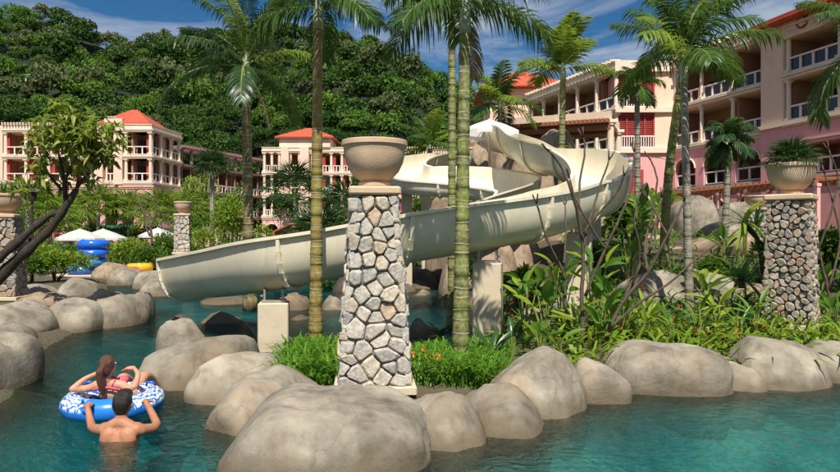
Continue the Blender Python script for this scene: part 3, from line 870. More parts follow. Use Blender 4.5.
# ---------------- right hotel ----------------
FH = 3.4; ZF = [2.2, 5.6, 9.0, 12.4]
HT = empty('hotel_building', (21.5, 50, 0.6), 'large pink and peach balconied hotel block on the right', 'building')
pA, pB = (21.1, 54.8), (24.15, 45.6)
gallery(HT, pA, pB, ZF[0] - 1.4, 1, FH + 1.4, 3, M['pink'], arches=(0,), slab_m=M['rose'], parapet=0, depth=3, railm=M['rose'])
gallery(HT, pA, pB, ZF[1] + .0, 3, FH, 3, [M['pink'], M['peach'], M['peach']], depth=3, arches=(0,), slab_m=M['trim'], parapet=0.45, glass=True)
# tower, standing forward of the range
t0, t1 = (23.75, 45.5), (26.5, 35.4)
u = Vector((t1[0] - t0[0], t1[1] - t0[1], 0)); TL = u.length; u.normalize(); un = Vector((u.y, -u.x, 0)); ta = math.atan2(u.y, u.x)
def tp(s): return (t0[0] + u.x * s, t0[1] + u.y * s)
solid(HT, 'wall', tp(0), tp(1.9), 3.4, ZF[2], 16.1, M['peach'])
solid(HT, 'wall', tp(0), tp(3.4), 3.4, 0.8, ZF[2], M['pink'], 0.0)
solid(HT, 'wall', tp(3.4), tp(7.4), 3.4, 0.8, 5.6, M['pink'], 0.0)
solid(HT, 'wall', tp(7.4), tp(TL), 3.4, 0.8, ZF[2], M['pink'], 0.0)
solid(HT, 'wall', tp(3.4), tp(7.4), 3.4, 8.0, ZF[2], M['pink'], 0.0)
gallery(HT, tp(3.4), tp(7.4), 5.6, 1, 2.4, 1, M['pink'], depth=2.6, slab_m=M['rose'], parapet=0)
solid(HT, 'cornice', tp(-.1), tp(TL), 3.4, ZF[2] - .02, ZF[2] + .25, M['trim'], 0.22)
gallery(HT, tp(1.92), tp(6.3), ZF[2] + .25, 2, 3.2, 1, M['peach'], depth=2.8, parapet=0, colr=.17, glass=True)
solid(HT, 'wall', tp(6.32), tp(TL), 3.4, ZF[2] + .25, 16.1, M['peach'])
solid(HT, 'wall', tp(1.92), tp(6.3), 3.4, 14.75, 16.1, M['peach'], 0.03)
hz = empty  # noqa
def on_tower(s, out, z): return Vector(tp(s) + (z,)) + un * out - Vector(HT.location)
# round window and lattice panels under the eaves
b = MB(); b.tube([on_tower(3.55 + .42 * math.cos(a), 0.07, 15.5 + .42 * math.sin(a)) for a in np.linspace(0, 2 * PI, 17)], 0.07, 6); b.build('round_window_frame', M['red'], HT)
b = MB(); b.add([on_tower(3.55 + .4 * math.cos(a), 0.05, 15.5 + .4 * math.sin(a)) for a in np.linspace(0, 2 * PI, 17)[:-1]], [tuple(range(16))]); b.build('window', M['door'], HT)
for s in (0.3, 2.2, 4.4, 6.6):
    b = MB()
    for k in range(9):
        b.box(on_tower(s + .1 + k * .16, 0.06, 15.45), (0.04, 0.04, 0.9), ta)
        if k < 6: b.box(on_tower(s + .74, 0.07, 15.05 + k * .16), (1.36, 0.04, 0.04), ta)
    b.build('lattice_panel', M['rail'], HT)
b = MB()
e0, e1 = Vector(tp(-0.9) + (16.1,)) + un * .95, Vector(tp(TL + 1) + (16.1,)) + un * .95
bk = -un * 9
q = [e0, e1, e1 + bk, e0 + bk]; ridge0 = Vector(tp(3.2) + (17.9,)) - un * 3.6; ridge1 = Vector(tp(TL - 1) + (17.9,)) - un * 3.6
o_ = Vector(HT.location)
vs = [v - o_ for v in q] + [v - o_ - Vector((0, 0, .3)) for v in q] + [ridge0 - o_, ridge1 - o_]
b.add(vs, [(0, 1, 9, 8), (1, 2, 9), (2, 3, 8, 9), (3, 0, 8), (4, 5, 1, 0), (5, 6, 2, 1), (6, 7, 3, 2), (7, 4, 0, 3), (7, 6, 5, 4)])
b.build('roof', M['roof'], HT)
# bay that faces the pool, with red louvred windows
b0, b1 = Vector((16.1, 54.9, 0)), Vector((21.1, 54.8, 0)); ba = math.atan2(b1.y - b0.y, b1.x - b0.x)
solid(HT, 'wall', (16.5, 54.8), (21.3, 54.72), 3, 0.8, ZF[2] - .45, M['pink'])
for f in (2, 3):
    solid(HT, 'cornice', (16.4, 54.7), (21.3, 54.62), 3.1, ZF[f] - .42, ZF[f], M['trim'], .12)
    solid(HT, 'wall', (19.7, 54.8), (21.35, 54.72), 2.9, ZF[f] + .003, ZF[f] + FH - .43, M['peach'])
    solid(HT, 'recess_wall', (16.6, 55.9), (19.7, 55.9), 1.8, ZF[f] + .003, ZF[f] + FH - .43, M['pink'])
    shutter_window(HT, Vector((18.15, 54.98, ZF[f] + .01)) - o_, 3.0, 2.9, ba)
solid(HT, 'cornice', (16.3, 54.65), (21.05, 54.6), 3.3, ZF[3] + FH - .42, ZF[3] + FH + .5, M['trim'], .12)
b = MB(); b.box(Vector((18.1, 54.86, 6.2)) - o_, (1.3, 0.2, 2.0)); b.build('window', M['red'], HT)
# left range running back
gallery(HT, (11.2, 68.5), (16.4, 54.7), ZF[0], 1, FH, 5, M['pink'], depth=3, arches=(0,), slab_m=M['rose'], parapet=0)
gallery(HT, (11.2, 68.5), (16.4, 54.7), ZF[1], 3, FH, 5, M['peach'], depth=3, colr=.2, parapet=0.42, slab_m=M['trim'], glass=True)
rx = P(523, 92, 74)
b = MB(); hip_roof(b, rx.x - 4.5, rx.x + 4.5, 71, 80, rx.z, 2.6, .6, .8); rr = b.build('roof', M['roof'], HT); rr.location = -Vector(HT.location)
solid(HT, 'wall', (rx.x - 4, 71.6), (rx.x + 4, 71.6), 8, 1, rx.z - .1, M['peach'])
# pink roof louvre beams along the parapet
for i in range(26):
    s = (i + .5) / 26
    p = Vector((11.2, 68.5, 0)).lerp(Vector((16.4, 54.7, 0)), s)
    b = MB(); b.box((0, 0, 0), (0.9, 0.16, 0.14)); me = shared('rb', lambda: b.mesh('rafter', M['trim']))
    link('rafter', me, HT, Vector((p.x + .1, p.y, ZF[3] + FH + .6)) - o_, (0, 0, ba))
for i in range(14):
    p = Vector((*pA, 0)).lerp(Vector((*pB, 0)), (i + .5) / 14)
    link('rafter', MESHC['rb'], HT, Vector((p.x - .05, p.y, ZF[3] + FH + .62)) - o_, (0, 0, ba))
# ground-floor red terrace pergola in front of the range
TP = empty('terrace_pergola', (21, 44, 1.4), 'long low red timber pergola along the foot of the pink hotel wall', 'pergola')
a0, a1 = Vector((19.2, 50, 0)), Vector((21.9, 36, 0)); dd = (a1 - a0); dl = dd.length; dd.normalize(); pa = math.atan2(dd.y, dd.x); pn = Vector((dd.y, -dd.x, 0))
for k, off in enumerate((0, -1.6)):
    b = MB(); b.box((a0 + a1) / 2 + pn * off + Vector((0, 0, 4.7)) - Vector(TP.location), (dl, .2, .3), pa); b.build('beam', M['wood'], TP)
b = MB(); b.box((0, 0, 0), (2.3, .09, .14)); rme = b.mesh('rafter', M['wood'])
for i in range(26):
    p = a0.lerp(a1, (i + .5) / 26) - pn * .8
    link('rafter', rme, TP, p + Vector((0, 0, 4.93)) - Vector(TP.location), (0, 0, pa + PI / 2))
for i in range(6):
    for off in (0, -1.6):
        p = a0.lerp(a1, i / 5) + pn * off
        link('post', mpost(3.3, .22, M['rose']), TP, p + Vector((0, 0, 1.3)) - Vector(TP.location), (0, 0, pa))

# ---------------- left hotel building ----------------
LB = empty('hotel_building', (-38, 78, 0.7), 'pale peach three storey hotel wing with red hip roof behind the leaning tree', 'building')
yl = 76.0
zl = [0.9, 4.4, 7.85, 11.0, 14.1]
cx = -31.1
def lx(px): return (px - 420) / F * yl
# two storeys of balconies, left part / centre / right part
gallery(LB, (lx(2), yl), (lx(93), yl), zl[2], 2, 3.1, 4, M['pale'], depth=2.6, colr=.2, parapet=.4, redpost=True)
gallery(LB, (lx(124), yl - .3), (lx(153), yl - .3), zl[2], 2, 3.1, 1, M['pale'], depth=2.6, colr=.2, parapet=.4, redpost=False)
solid(LB, 'wall', (lx(95), yl), (lx(104), yl), 5, zl[2] - .3, zl[4] + .2, M['pale'], .35)
solid(LB, 'wall', (lx(115), yl), (lx(123.5), yl), 5, zl[2] - .3, zl[4] + 1.1, M['pale'], .35)
gallery(LB, (lx(104.2), yl), (lx(114.8), yl), zl[2], 2, 3.1, 1, M['pale'], depth=2.0, colr=.12, parapet=1.3)
# right-hand side face
gallery(LB, (cx, yl - .1), (-30.3, 83), zl[2], 2, 3.1, 3, M['pale'], depth=2.4, endwalls=False, colr=.2, parapet=.4, redpost=True)
# lower storeys: wall with arches
gallery(LB, (lx(-2), yl), (lx(120), yl), zl[0], 1, zl[2] - zl[0] - .4, 7, M['rose'], depth=2.4, arches=(0,), parapet=0, railm=M['red'], slab_m=M['rose'])
gallery(LB, (lx(120), yl - .2), (lx(154), yl - .2), zl[0], 1, zl[2] - zl[0] - .4, 2, M['rose'], depth=2.4, arches=(0,), parapet=0, railm=M['red'], slab_m=M['rose'])
solid(LB, 'wall', (cx - .3, yl + .2), (-30.0, 83), 2.2, zl[0], zl[2] - .42, M['rose'])
solid(LB, 'wall', (lx(-60), yl + .5), (lx(0), yl + .5), 4, zl[0], zl[4] + .4, M['pale'])
solid(LB, 'rear_wall', (lx(-20), yl + 3.2), (lx(150), yl + 3.2), 4, zl[0], zl[4], M['pale'])
rz = P(112, 122, yl).z
b = MB(); hip_roof(b, lx(99), lx(147), yl + .2, yl + 6, rz - .1, 2.1, .35, .3)
# apex sits left of the middle, as the roof is partly masked
o = b.build('roof', M['roof'], LB); o.location = -Vector(LB.location)
solid(LB, 'parapet_wall', (lx(101), yl + .6), (lx(145), yl + .6), 5, zl[4] + .35, rz - .2, M['trim'])
for i in range(30):
    b = MB(); b.box((0, 0, 0), (0.16, 1.0, 0.16)); me = shared('rb2', lambda: b.mesh('rafter', M['trim']))
    link('rafter', me, LB, Vector((lx(4 + i * 3.0), yl + .1, zl[4] + .55)) - Vector(LB.location))

# ---------------- brown gallery wing between ----------------
GW = empty('gallery_wing', (-30, 90, 0.8), 'brown timber framed open gallery wing linking the two pale hotel blocks', 'building')
g0 = (-30.6, 84.0); g1 = (P(266, 150, 101).x, 101)
def zg(py, px, Y): return HC + (HOR - py) / F * Y
gz = [0.9, 4.3, 7.6, 10.9]
gallery(GW, g0, g1, gz[0], 3, 3.3, 10, M['rose'], depth=3, colr=.13, colm=M['mauve'], railm=M['rail'], slab_m=M['mauve'], parapet=0)
gv = Vector((g1[0] - g0[0], g1[1] - g0[1], 0)); gl_ = gv.length; gv.normalize(); gn = Vector((gv.y, -gv.x, 0)); ga = math.atan2(gv.y, gv.x)
b = MB(); b.box((0, 0, 0), (0.2, 3.6, 0.3)); rme2 = b.mesh('rafter', M['mauve'])
for i in range(34):
    p = Vector((*g0, 0)) + gv * (gl_ * (i + .5) / 34) - gn * 1.3
    link('rafter', rme2, GW, p + Vector((0, 0, gz[3] + 2.2)) - Vector(GW.location), (0, 0, ga))
for off in (0.1, -2.6):
    b = MB(); b.box(Vector((*g0, 0)) + gv * gl_ / 2 + gn * off + Vector((0, 0, gz[3] + 1.92)) - Vector(GW.location), (gl_, .25, .26), ga); b.build('beam', M['mauve'], GW)
for i in range(11):
    p = Vector((*g0, 0)) + gv * (gl_ * i / 10) + gn * -.1
    link('post', mpost(1.78, .26, M['mauve']), GW, p + Vector((0, 0, gz[3] + .01)) - Vector(GW.location), (0, 0, ga))

# ---------------- centre building ----------------
CB = empty('hotel_building', (-15, 96, 0.8), 'distant cream hotel building with red pyramid roof between the left and centre palms', 'building')
yc = 97.0
def cxx(px): return (px - 420) / F * yc
zc_ = [0.9, 4.4, 7.6, 10.8, 14.2]
gallery(CB, (cxx(262), yc), (cxx(281), yc), zc_[1], 3, 3.3, 2, M['pale'], depth=3, colr=.22, parapet=.3)
solid(CB, 'wall', (cxx(281.3), yc), (cxx(289), yc), 4, .9, zc_[4] + .5, M['pale'], .3)
gallery(CB, (cxx(289.2), yc), (cxx(299.8), yc), zc_[1], 3, 3.3, 1, M['pale'], depth=3, colr=.15, parapet=.3)
solid(CB, 'wall', (cxx(300), yc), (cxx(309), yc), 4, .9, zc_[4] + .5, M['pale'], .3)
gallery(CB, (cxx(309.3), yc + .5), (cxx(352), yc + .5), zc_[1], 3, 3.3, 4, M['pale'], depth=3, colr=.22, parapet=.3, redpost=True)
gallery(CB, (cxx(352), yc + 3), (cxx(500), yc + 3), zc_[0], 4, 3.35, 10, M['pale'], depth=3, colr=.22, parapet=.3, redpost=True)
gallery(CB, (cxx(262), yc), (cxx(281), yc), zc_[0], 1, 3.4, 1, M['rose'], depth=3, arches=(0,), parapet=0)
gallery(CB, (cxx(309), yc + .4), (cxx(352), yc + .4), zc_[0], 1, 3.4, 4, M['rose'], depth=3, arches=(0,), parapet=0)
solid(CB, 'wall', (cxx(282), yc), (cxx(308), yc), 4, .9, 4.2, M['rose'], 0)
ez = P(305, 137, yc).z
solid(CB, 'wall', (cxx(279), yc + .2), (cxx(330), yc + .2), 7, zc_[4] + .52, ez, M['trim'])
b = MB(); hip_roof(b, cxx(277), cxx(332), yc, yc + 8, ez + .05, 1.9, .3, .5); o = b.build('roof', M['roof'], CB); o.location = -Vector(CB.location)
for i in range(56):
    b = MB(); b.box((0, 0, 0), (0.18, 1.2, 0.2)); me = shared('rb3', lambda: b.mesh('rafter', M['trim']))
    link('rafter', me, CB, Vector((cxx(334 + i * 2.6), yc + 2.8, zc_[4] + .75)) - Vector(CB.location))
# red brown timber railing bridge in front
RB = empty('timber_railing', P(318, 226, 30), 'red brown timber railing of the walkway behind the slide', 'railing')
def railpt(px, py, Y): return P(px, py, Y) - Vector(RB.location)
rp = [(274, 232, 26), (292, 224, 28), (350, 221, 29), (400, 221, 29)]
for dz, nm in ((0, 'handrail'), (-8, 'lower_rail')):
    b = MB(); b.tube([railpt(x, y - dz, Y) for x, y, Y in rp], 0.05, 6); b.build(nm, M['wood'], RB)
b = MB(); b.box((0, 0, -0.25), (.07, .07, .62)); pm = b.mesh('baluster', M['wood'])
for i in range(30):
    t = i / 29 * (len(rp) - 1); k = min(int(t), len(rp) - 2); f = t - k
    x, y, Y = [rp[k][j] * (1 - f) + rp[k + 1][j] * f for j in range(3)]
    link('baluster', pm, RB, railpt(x, y, Y))

# ---------------- cream beamed pergola by the slide top ----------------
PG = empty('garden_pergola', (5.6, 27, 2), 'cream and brown rafter pergola behind the top of the water slide', 'pergola')
q0, q1 = P(508, 126, 30), P(612, 119, 28.2)
dz = (q0.z + q1.z) / 2; q0.z = q1.z = dz
dd = q1 - q0; L = dd.length; dd.normalize(); pg_a = math.atan2(dd.y, dd.x); pn = Vector((-dd.y, dd.x, 0)); o_ = Vector(PG.location)
for off, zz in ((0, 0.15), (3.0, 0.15)):
    b = MB(); b.box((q0 + q1) / 2 + pn * off + Vector((0, 0, zz - .0)) - o_, (L, .22, .36), pg_a); b.build('beam', M['beam'], PG)
b = MB(); b.box((0, 0, 0), (4.2, .13, .22)); b.box((2.16, 0, 0), (0.12, .13, .15)); b.box((-2.16, 0, 0), (.12, .13, .15)); rme = b.mesh('rafter', M['wood'])
for i in range(26):
    p = q0.lerp(q1, (i + .3) / 26) + pn * 1.4
    link('rafter', rme, PG, p + Vector((0, 0, -.17)) - o_, (0, 0, pg_a + PI / 2))
b = MB(); b.box((0, 0, 0), (2.2, .13, .22)); rme = b.mesh('rafter', M['wood'])
for off in (-.5, .6):
    b = MB(); b.box((q0 + q1) / 2 + pn * off + Vector((0, 0, -.42)) - o_, (L, .14, .22), pg_a); b.build('purlin', M['wood'], PG)
for s, off in ((.03, 0), (.5, 0), (.985, 0), (.03, 3), (.5, 3), (.985, 3)):
    p = q0.lerp(q1, s) + pn * off; g = gh(p.x, p.y)
    link('column', mcol(dz - .03 - g, .17, M['trim']), PG, Vector((p.x, p.y, g)) - o_)
# =====================================================================
# BOULDERS
# =====================================================================
import bmesh
def ico(sub):
    bm = bmesh.new(); bmesh.ops.create_icosphere(bm, subdivisions=sub, radius=1.0)
    V = np.array([v.co[:] for v in bm.verts]); Fq = np.array([[v.index for v in f.verts] for f in bm.faces]); bm.free(); return V, Fq
ICO = {k: ico(k) for k in (3, 4, 5)}

def boulder(px0, px1, pyt, Y, depth, label, zc=-0.2, mat='rock', sub=4, p=3.0, seed=None, group='rounded boulders along the pool edge', rz=0.0, amp=0.17, lean=0.0, name='boulder'):
    seed = seed if seed is not None else rnd.random() * 100
    a = (px1 - px0) / 2 / F * Y
    X = ((px0 + px1) / 2 - 420) / F * Y
    Yf = Y
    zt = HC + (HOR - pyt) / F * (Yf)
    c = max(zt - zc, 0.08); b_ = depth
    V, Fq = ICO[sub]
    V = V.copy()
    r = 1.0 / (np.abs(V[:, 0]) ** p + np.abs(V[:, 1]) ** p + np.abs(V[:, 2]) ** p) ** (1 / p)
    V = V * r[:, None]
    N = np.array([noise.noise(Vector((x * 1.1 + seed, y * 1.1 - seed, z * 1.1 + 2 * seed))) for x, y, z in V])
    N2 = np.array([noise.noise(Vector((x * 2.7 - seed, y * 2.7 + seed, z * 2.7))) for x, y, z in V])
    N3 = np.array([abs(noise.noise(Vector((x * 1.9 + seed * 3, y * 1.9, z * 1.9)))) for x, y, z in V])
    crease = -np.exp(-(N3 / 0.05) ** 2) * 0.05
    V = V * (1 + amp * N + amp * 0.42 * N2 + crease)[:, None]
    rg = np.random.default_rng(int(seed * 97) + 3)
    for k in range(9):
        q_ = rg.normal(0, 1, 3); q_ /= np.linalg.norm(q_); dq = rg.uniform(.80, 1.0)
        e_ = np.maximum(0, V @ q_ - dq); V = V - q_[None, :] * (e_ * .5)[:, None]
    # keep the drawn extents
    V[:, 0] = np.where(V[:, 0] > 0, V[:, 0] / V[:, 0].max(), V[:, 0] / -V[:, 0].min()) * 1.08; V[:, 2] /= V[:, 2].max()
    V[:, 0] += lean * V[:, 2]
    V = V * np.array([a, b_, c])
    o = link(name, np_mesh(name, V, Fq, M[mat], True))
    o.location = (X, Y, zc); o.rotation_euler = (0, 0, rz)
    return tag(o, label, 'boulder', group)

# ridge of boulders in the water, from far left to the near front
boulder(160, 208, 319, 9.6, .42, 'smallest rounded boulder at the far tip of the ridge, nearest the slide mouth', rz=.2)
boulder(159, 248, 336, 8.3, .80, 'long low boulder second from the far tip of the rock ridge', rz=-.5, p=3)
boulder(206, 274, 351, 7.5, .68, 'humped boulder in the middle of the rock ridge left of the stone pillar', rz=-.3)
boulder(230, 312, 371, 6.5, .72, 'pale rounded boulder on the ridge just behind the biggest front boulder', rz=-.3)
boulder(233, 424, 393, 5.45, .85, 'largest long grey boulder in the foreground beneath the stone pillar', p=3.0, sub=5, amp=.1, zc=-.25)
boulder(398, 487, 391, 5.95, .62, 'rounded boulder right of the biggest front boulder, by the palm foot', p=2.6, zc=-.25)
boulder(452, 546, 385, 6.35, .66, 'smooth boulder sloping into the water in front of the ringed palm', p=2.4, zc=-.3, lean=.12)
boulder(489, 585, 347, 6.95, .62, 'tall egg shaped boulder on the front bank right of the palm', p=2.3, zc=-.2, sub=5)
boulder(570, 622, 361, 7.35, .5, 'small squarish boulder between the egg shaped one and the wide one', p=3)
boulder(604, 722, 340, 7.8, .60, 'wide flat topped boulder in the middle of the right front bank', p=3, sub=5, amp=.1)
boulder(704, 756, 356, 7.9, .5, 'low small boulder tucked between two wide ones on the right bank', p=3)
boulder(728, 822, 335, 8.1, .60, 'broad sloping boulder on the right bank below the river stone pillar', p=2.6, sub=5, rz=.1)
boulder(795, 868, 341, 8.35, .62, 'boulder cut by the right edge of the picture', p=2.8, rz=-.2)
boulder(452, 520, 378, 7.5, .35, 'half hidden boulder behind the egg shaped boulder', zc=0, p=2.6)
# left bank
boulder(-50, 17, 332, 7.6, .8, 'tall pale boulder at the left edge of the picture by the water', p=3.2, group='boulders on the left bank')
boulder(-30, 30, 323, 9.6, .7, 'sloping boulder behind the left edge boulder', p=2.8, group='boulders on the left bank')
boulder(-15, 50, 302, 11.5, 1.0, 'boulder in tree shade below the left stone pillar', p=2.7, mat='rock', group='boulders on the left bank')
boulder(42, 106, 297, 12.6, .75, 'wide block like boulder on the left bank with a flat top', p=3.6, amp=.09, group='boulders on the left bank')
boulder(98, 142, 294, 13.2, .75, 'stepped boulder at the right end of the left bank point', p=3.2, group='boulders on the left bank')
boulder(128, 150, 292, 14.2, .6, 'narrow upright boulder at the tip of the left bank point', p=2.6, group='boulders on the left bank')
boulder(18, 66, 291, 15.2, .7, 'low tan boulder behind the wide block like one', p=2.6, mat='rockbrown', group='boulders on the left bank')
boulder(58, 100, 278, 17.5, .8, 'domed boulder by the bushes at the head of the left bank', p=2.6, group='boulders on the left bank')
boulder(88, 122, 288, 15.6, .6, 'dark hollowed brown boulder in the middle of the left bank point', p=2.4, mat='rockbrown', group='boulders on the left bank')
boulder(20, 60, 283, 17.8, .7, 'flat slab of rock at the edge of the left bushes', p=3, group='boulders on the left bank')
boulder(96, 128, 262, 25.0, .8, 'pale brown boulder right of the stacked blue tubes', p=2.5, mat='rockbrown', group='far boulders across the channel')
boulder(112, 142, 267, 23.5, .7, 'grey boulder at the far waterline below the stacked tubes', p=2.7, group='far boulders across the channel')
boulder(136, 172, 271, 22.0, .8, 'grey boulder against the slide mouth across the channel', p=3, group='far boulders across the channel')
boulder(144, 180, 279, 19.5, .8, 'boulder with a pale top showing just left of the slide mouth', p=3, group='far boulders across the channel')
boulder(78, 112, 270, 27.5, .7, 'low slab boulder under the stack of tubes', p=2.8, mat='rockbrown', group='far boulders across the channel')
# behind and below the slide
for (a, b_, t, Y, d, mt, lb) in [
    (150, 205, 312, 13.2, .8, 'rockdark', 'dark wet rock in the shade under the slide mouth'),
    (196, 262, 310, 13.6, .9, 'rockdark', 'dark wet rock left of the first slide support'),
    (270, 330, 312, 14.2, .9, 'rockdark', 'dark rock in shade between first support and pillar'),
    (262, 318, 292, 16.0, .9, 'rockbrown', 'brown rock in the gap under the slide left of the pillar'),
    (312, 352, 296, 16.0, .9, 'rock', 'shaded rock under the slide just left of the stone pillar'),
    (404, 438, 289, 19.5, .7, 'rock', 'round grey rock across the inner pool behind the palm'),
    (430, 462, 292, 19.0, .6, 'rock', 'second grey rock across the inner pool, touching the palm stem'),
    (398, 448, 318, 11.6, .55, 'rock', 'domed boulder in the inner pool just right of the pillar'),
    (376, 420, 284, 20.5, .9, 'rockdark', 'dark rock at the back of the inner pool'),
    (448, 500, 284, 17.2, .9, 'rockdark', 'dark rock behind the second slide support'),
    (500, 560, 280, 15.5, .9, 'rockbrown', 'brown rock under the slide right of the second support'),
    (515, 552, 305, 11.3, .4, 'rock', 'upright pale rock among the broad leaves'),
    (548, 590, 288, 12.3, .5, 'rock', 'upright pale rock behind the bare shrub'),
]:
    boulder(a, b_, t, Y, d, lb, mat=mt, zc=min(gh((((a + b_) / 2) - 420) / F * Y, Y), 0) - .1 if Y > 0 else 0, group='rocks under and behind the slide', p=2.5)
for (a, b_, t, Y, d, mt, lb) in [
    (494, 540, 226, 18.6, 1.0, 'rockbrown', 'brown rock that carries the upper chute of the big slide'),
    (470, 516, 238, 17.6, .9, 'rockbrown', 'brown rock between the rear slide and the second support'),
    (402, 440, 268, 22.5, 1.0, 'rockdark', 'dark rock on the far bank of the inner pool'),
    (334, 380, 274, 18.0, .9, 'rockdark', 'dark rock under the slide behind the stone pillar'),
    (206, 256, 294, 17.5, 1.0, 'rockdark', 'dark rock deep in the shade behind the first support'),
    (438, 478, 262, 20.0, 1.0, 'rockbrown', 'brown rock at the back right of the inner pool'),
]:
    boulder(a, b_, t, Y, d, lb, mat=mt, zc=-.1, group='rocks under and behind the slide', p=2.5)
# garden rocks on the right
def groundrock(a, b_, t, Y, d, lb, mt='rock', p=2.7, **k):
    X = ((a + b_) / 2 - 420) / F * Y
    return boulder(a, b_, t, Y, d, lb, mat=mt, zc=gh(X, Y) - .15, p=p, group='rocks in the right hand garden', **k)
groundrock(614, 726, 268, 12.6, .75, 'large pale slab shaped rock in the garden behind the twin palm stems', p=3.2, sub=5)
groundrock(690, 768, 234, 16.5, 1.1, 'long tan rock lying on the upper terrace left of the right pillar', 'rockbrown', 3.0)
groundrock(640, 700, 247, 17.5, .9, 'low tan rock behind the large slab rock', 'rockbrown')
groundrock(700, 745, 222, 21, 1.0, 'grey layered rock at the top of the garden slope', 'rock')
groundrock(668, 712, 196, 25, 1.2, 'pale rock at the foot of the hotel terrace', 'rock')
groundrock(712, 760, 202, 26, 1.2, 'weathered rock left of the small rear urn', 'rock')
groundrock(720, 765, 282, 12.8, .6, 'shaded rock at the foot of the right stone pillar', 'rockbrown')
groundrock(750, 772, 300, 10.9, .4, 'small shaded stone left of the river stone pillar base', 'rockbrown')
groundrock(626, 662, 232, 20.5, .9, 'boulder left of the leaning palm stem', 'rockbrown')
groundrock(810, 850, 300, 11.6, .5, 'pale rock behind the right stone pillar', 'rock')
# waterfall rockwork that carries the slide
for (a, b_, t, Y, d, lb) in [
    (462, 492, 144, 24.5, 1.2, 'tall brown rock standing behind the ringed palm at the slide top'),
    (484, 520, 122, 26.5, 1.2, 'grey streaked rock column under the slide start'),
    (506, 552, 150, 24.0, 1.4, 'brown rock face showing between the two slide turns'),
    (530, 578, 130, 26, 1.3, 'rounded rock top seen above the slide rim'),
    (560, 610, 160, 23.5, 1.4, 'brown rock inside the slide bend'),
    (424, 466, 196, 24, 1.2, 'brown rock behind the support of the rear slide'),
    (448, 500, 205, 22.8, 1.2, 'brown rock under the rear slide trough'),
    (500, 548, 190, 22.6, 1.2, 'tan rock in the middle of the waterfall rockwork'),
    (545, 610, 208, 21.5, 1.2, 'brown rock below the slide bend'),
    (596, 640, 222, 20, 1.0, 'tan rock right of the tall slide support'),
]:
    X = ((a + b_) / 2 - 420) / F * Y
    boulder(a, b_, t, Y, d, lb, mat='rockbrown', zc=max(gh(X, Y), .2), p=3.2, amp=.2, group='rockwork behind the slide')

# =====================================================================
# WATER SLIDES
# =====================================================================
def flume(root, pts, w=0.72, h=0.87, seg=7, n=14, flange=(), name='flume_section'):
    """pts: (X, Y, z inner/left rim, z outer/right rim) centre line; left and right as seen moving along"""
    S = smooth_poly(pts, 8)
    o_ = Vector(root.location)
    C = [Vector((p[0], p[1], 0)) for p in S]
    rings_o, rings_i = [], []
    lip, th = 0.09, 0.03
    for i, p in enumerate(S):
        t = C[min(i + 1, len(C) - 1)] - C[max(i - 1, 0)]; t.normalize()
        side = Vector((t.y, -t.x, 0))        # to the right of travel
        zl, zr = p[2], p[3]
        zm = (zl + zr) / 2; bank = (zr - zl) / 2
        ring = []
        prof = []
        prof.append((-w - lip, 0.0 - 0.05)); prof.append((-w - lip, 0.0)); prof.append((-w - .01, 0.0))
        for k in range(n + 1):
            a = PI * k / n
            # U section: upright walls, rounded floor
            x = -w * math.copysign(abs(math.cos(a)) ** 0.75, math.cos(a)); z = -h * (math.sin(a) ** 0.85)
            prof.append((x, z))
        prof.append((w + .01, 0.0)); prof.append((w + lip, 0.0)); prof.append((w + lip, -0.05))
        out = []
        out.append((w + th, -0.05))
        for k in range(n - 1, 0, -1):
            a = PI * k / n
            x = -(w + th) * math.copysign(abs(math.cos(a)) ** 0.75, math.cos(a)); z = -(h + th) * (math.sin(a) ** 0.85)
            if z > -0.05: z = -0.052
            out.append((x, z))
        out.append((-w - th, -0.05))
        pr = prof + out
        ring = [C[i] + side * x + Vector((0, 0, zm + z + bank * (x / w))) - o_ for x, z in pr]
        rings_o.append(ring)
    N = len(rings_o); step = max(2, N // seg)
    i = 0
    while i < N - 1:
        j = min(i + step, N - 1)
        if N - 1 - j < step * .4: j = N - 1
        b = MB(); b.loft(rings_o[i:j + 1], True, True)
        ob = b.build(name, M['flume'], root, 'auto')
        for pl in ob.data.polygons: pl.use_smooth = len(pl.vertices) == 4
        # joint flange at the section end
        b = MB()
        a_r, b_r = [], []
        t = (C[min(j + 1, N - 1)] - C[max(j - 1, 0)]).normalized() * 0.028
        side = Vector((t.y, -t.x, 0)).normalized()
        zl, zr = S[j][2], S[j][3]; zm, bank = (zl + zr) / 2, (zr - zl) / 2
        ri, ro = [], []
        for k in range(n + 1):
            a = PI * k / n
            for (ww, hh, L) in ((w + th + .002, h + th + .002, ri), (w + th + .05, h + th + .055, ro)):
                x = -ww * math.copysign(abs(math.cos(a)) ** 0.75, math.cos(a)); z = min(-hh * (math.sin(a) ** 0.85), -.056)
                L.append(C[j] + side * x + Vector((0, 0, zm + z + bank * (x / w))) - o_)
        vs = [v - t for v in ri] + [v - t for v in ro] + [v + t for v in ri] + [v + t for v in ro]
        K = n + 1; fs = []
        for k in range(n):
            fs += [(k, k + 1, K + k + 1, K + k), (3 * K + k, 3 * K + k + 1, 2 * K + k + 1, 2 * K + k), (K + k, K + k + 1, 3 * K + k + 1, 3 * K + k), (2 * K + k, 2 * K + k + 1, k + 1, k)]
        b.add(vs, fs)
        for k in range(1, n):
            mp_ = (ri[k] + ro[k]) / 2; b.tube([mp_ - t * 1.6, mp_ + t * 1.6], .008, 6)
        b.build('joint_flange', M['flume'], root)
        i = j
    return S, C

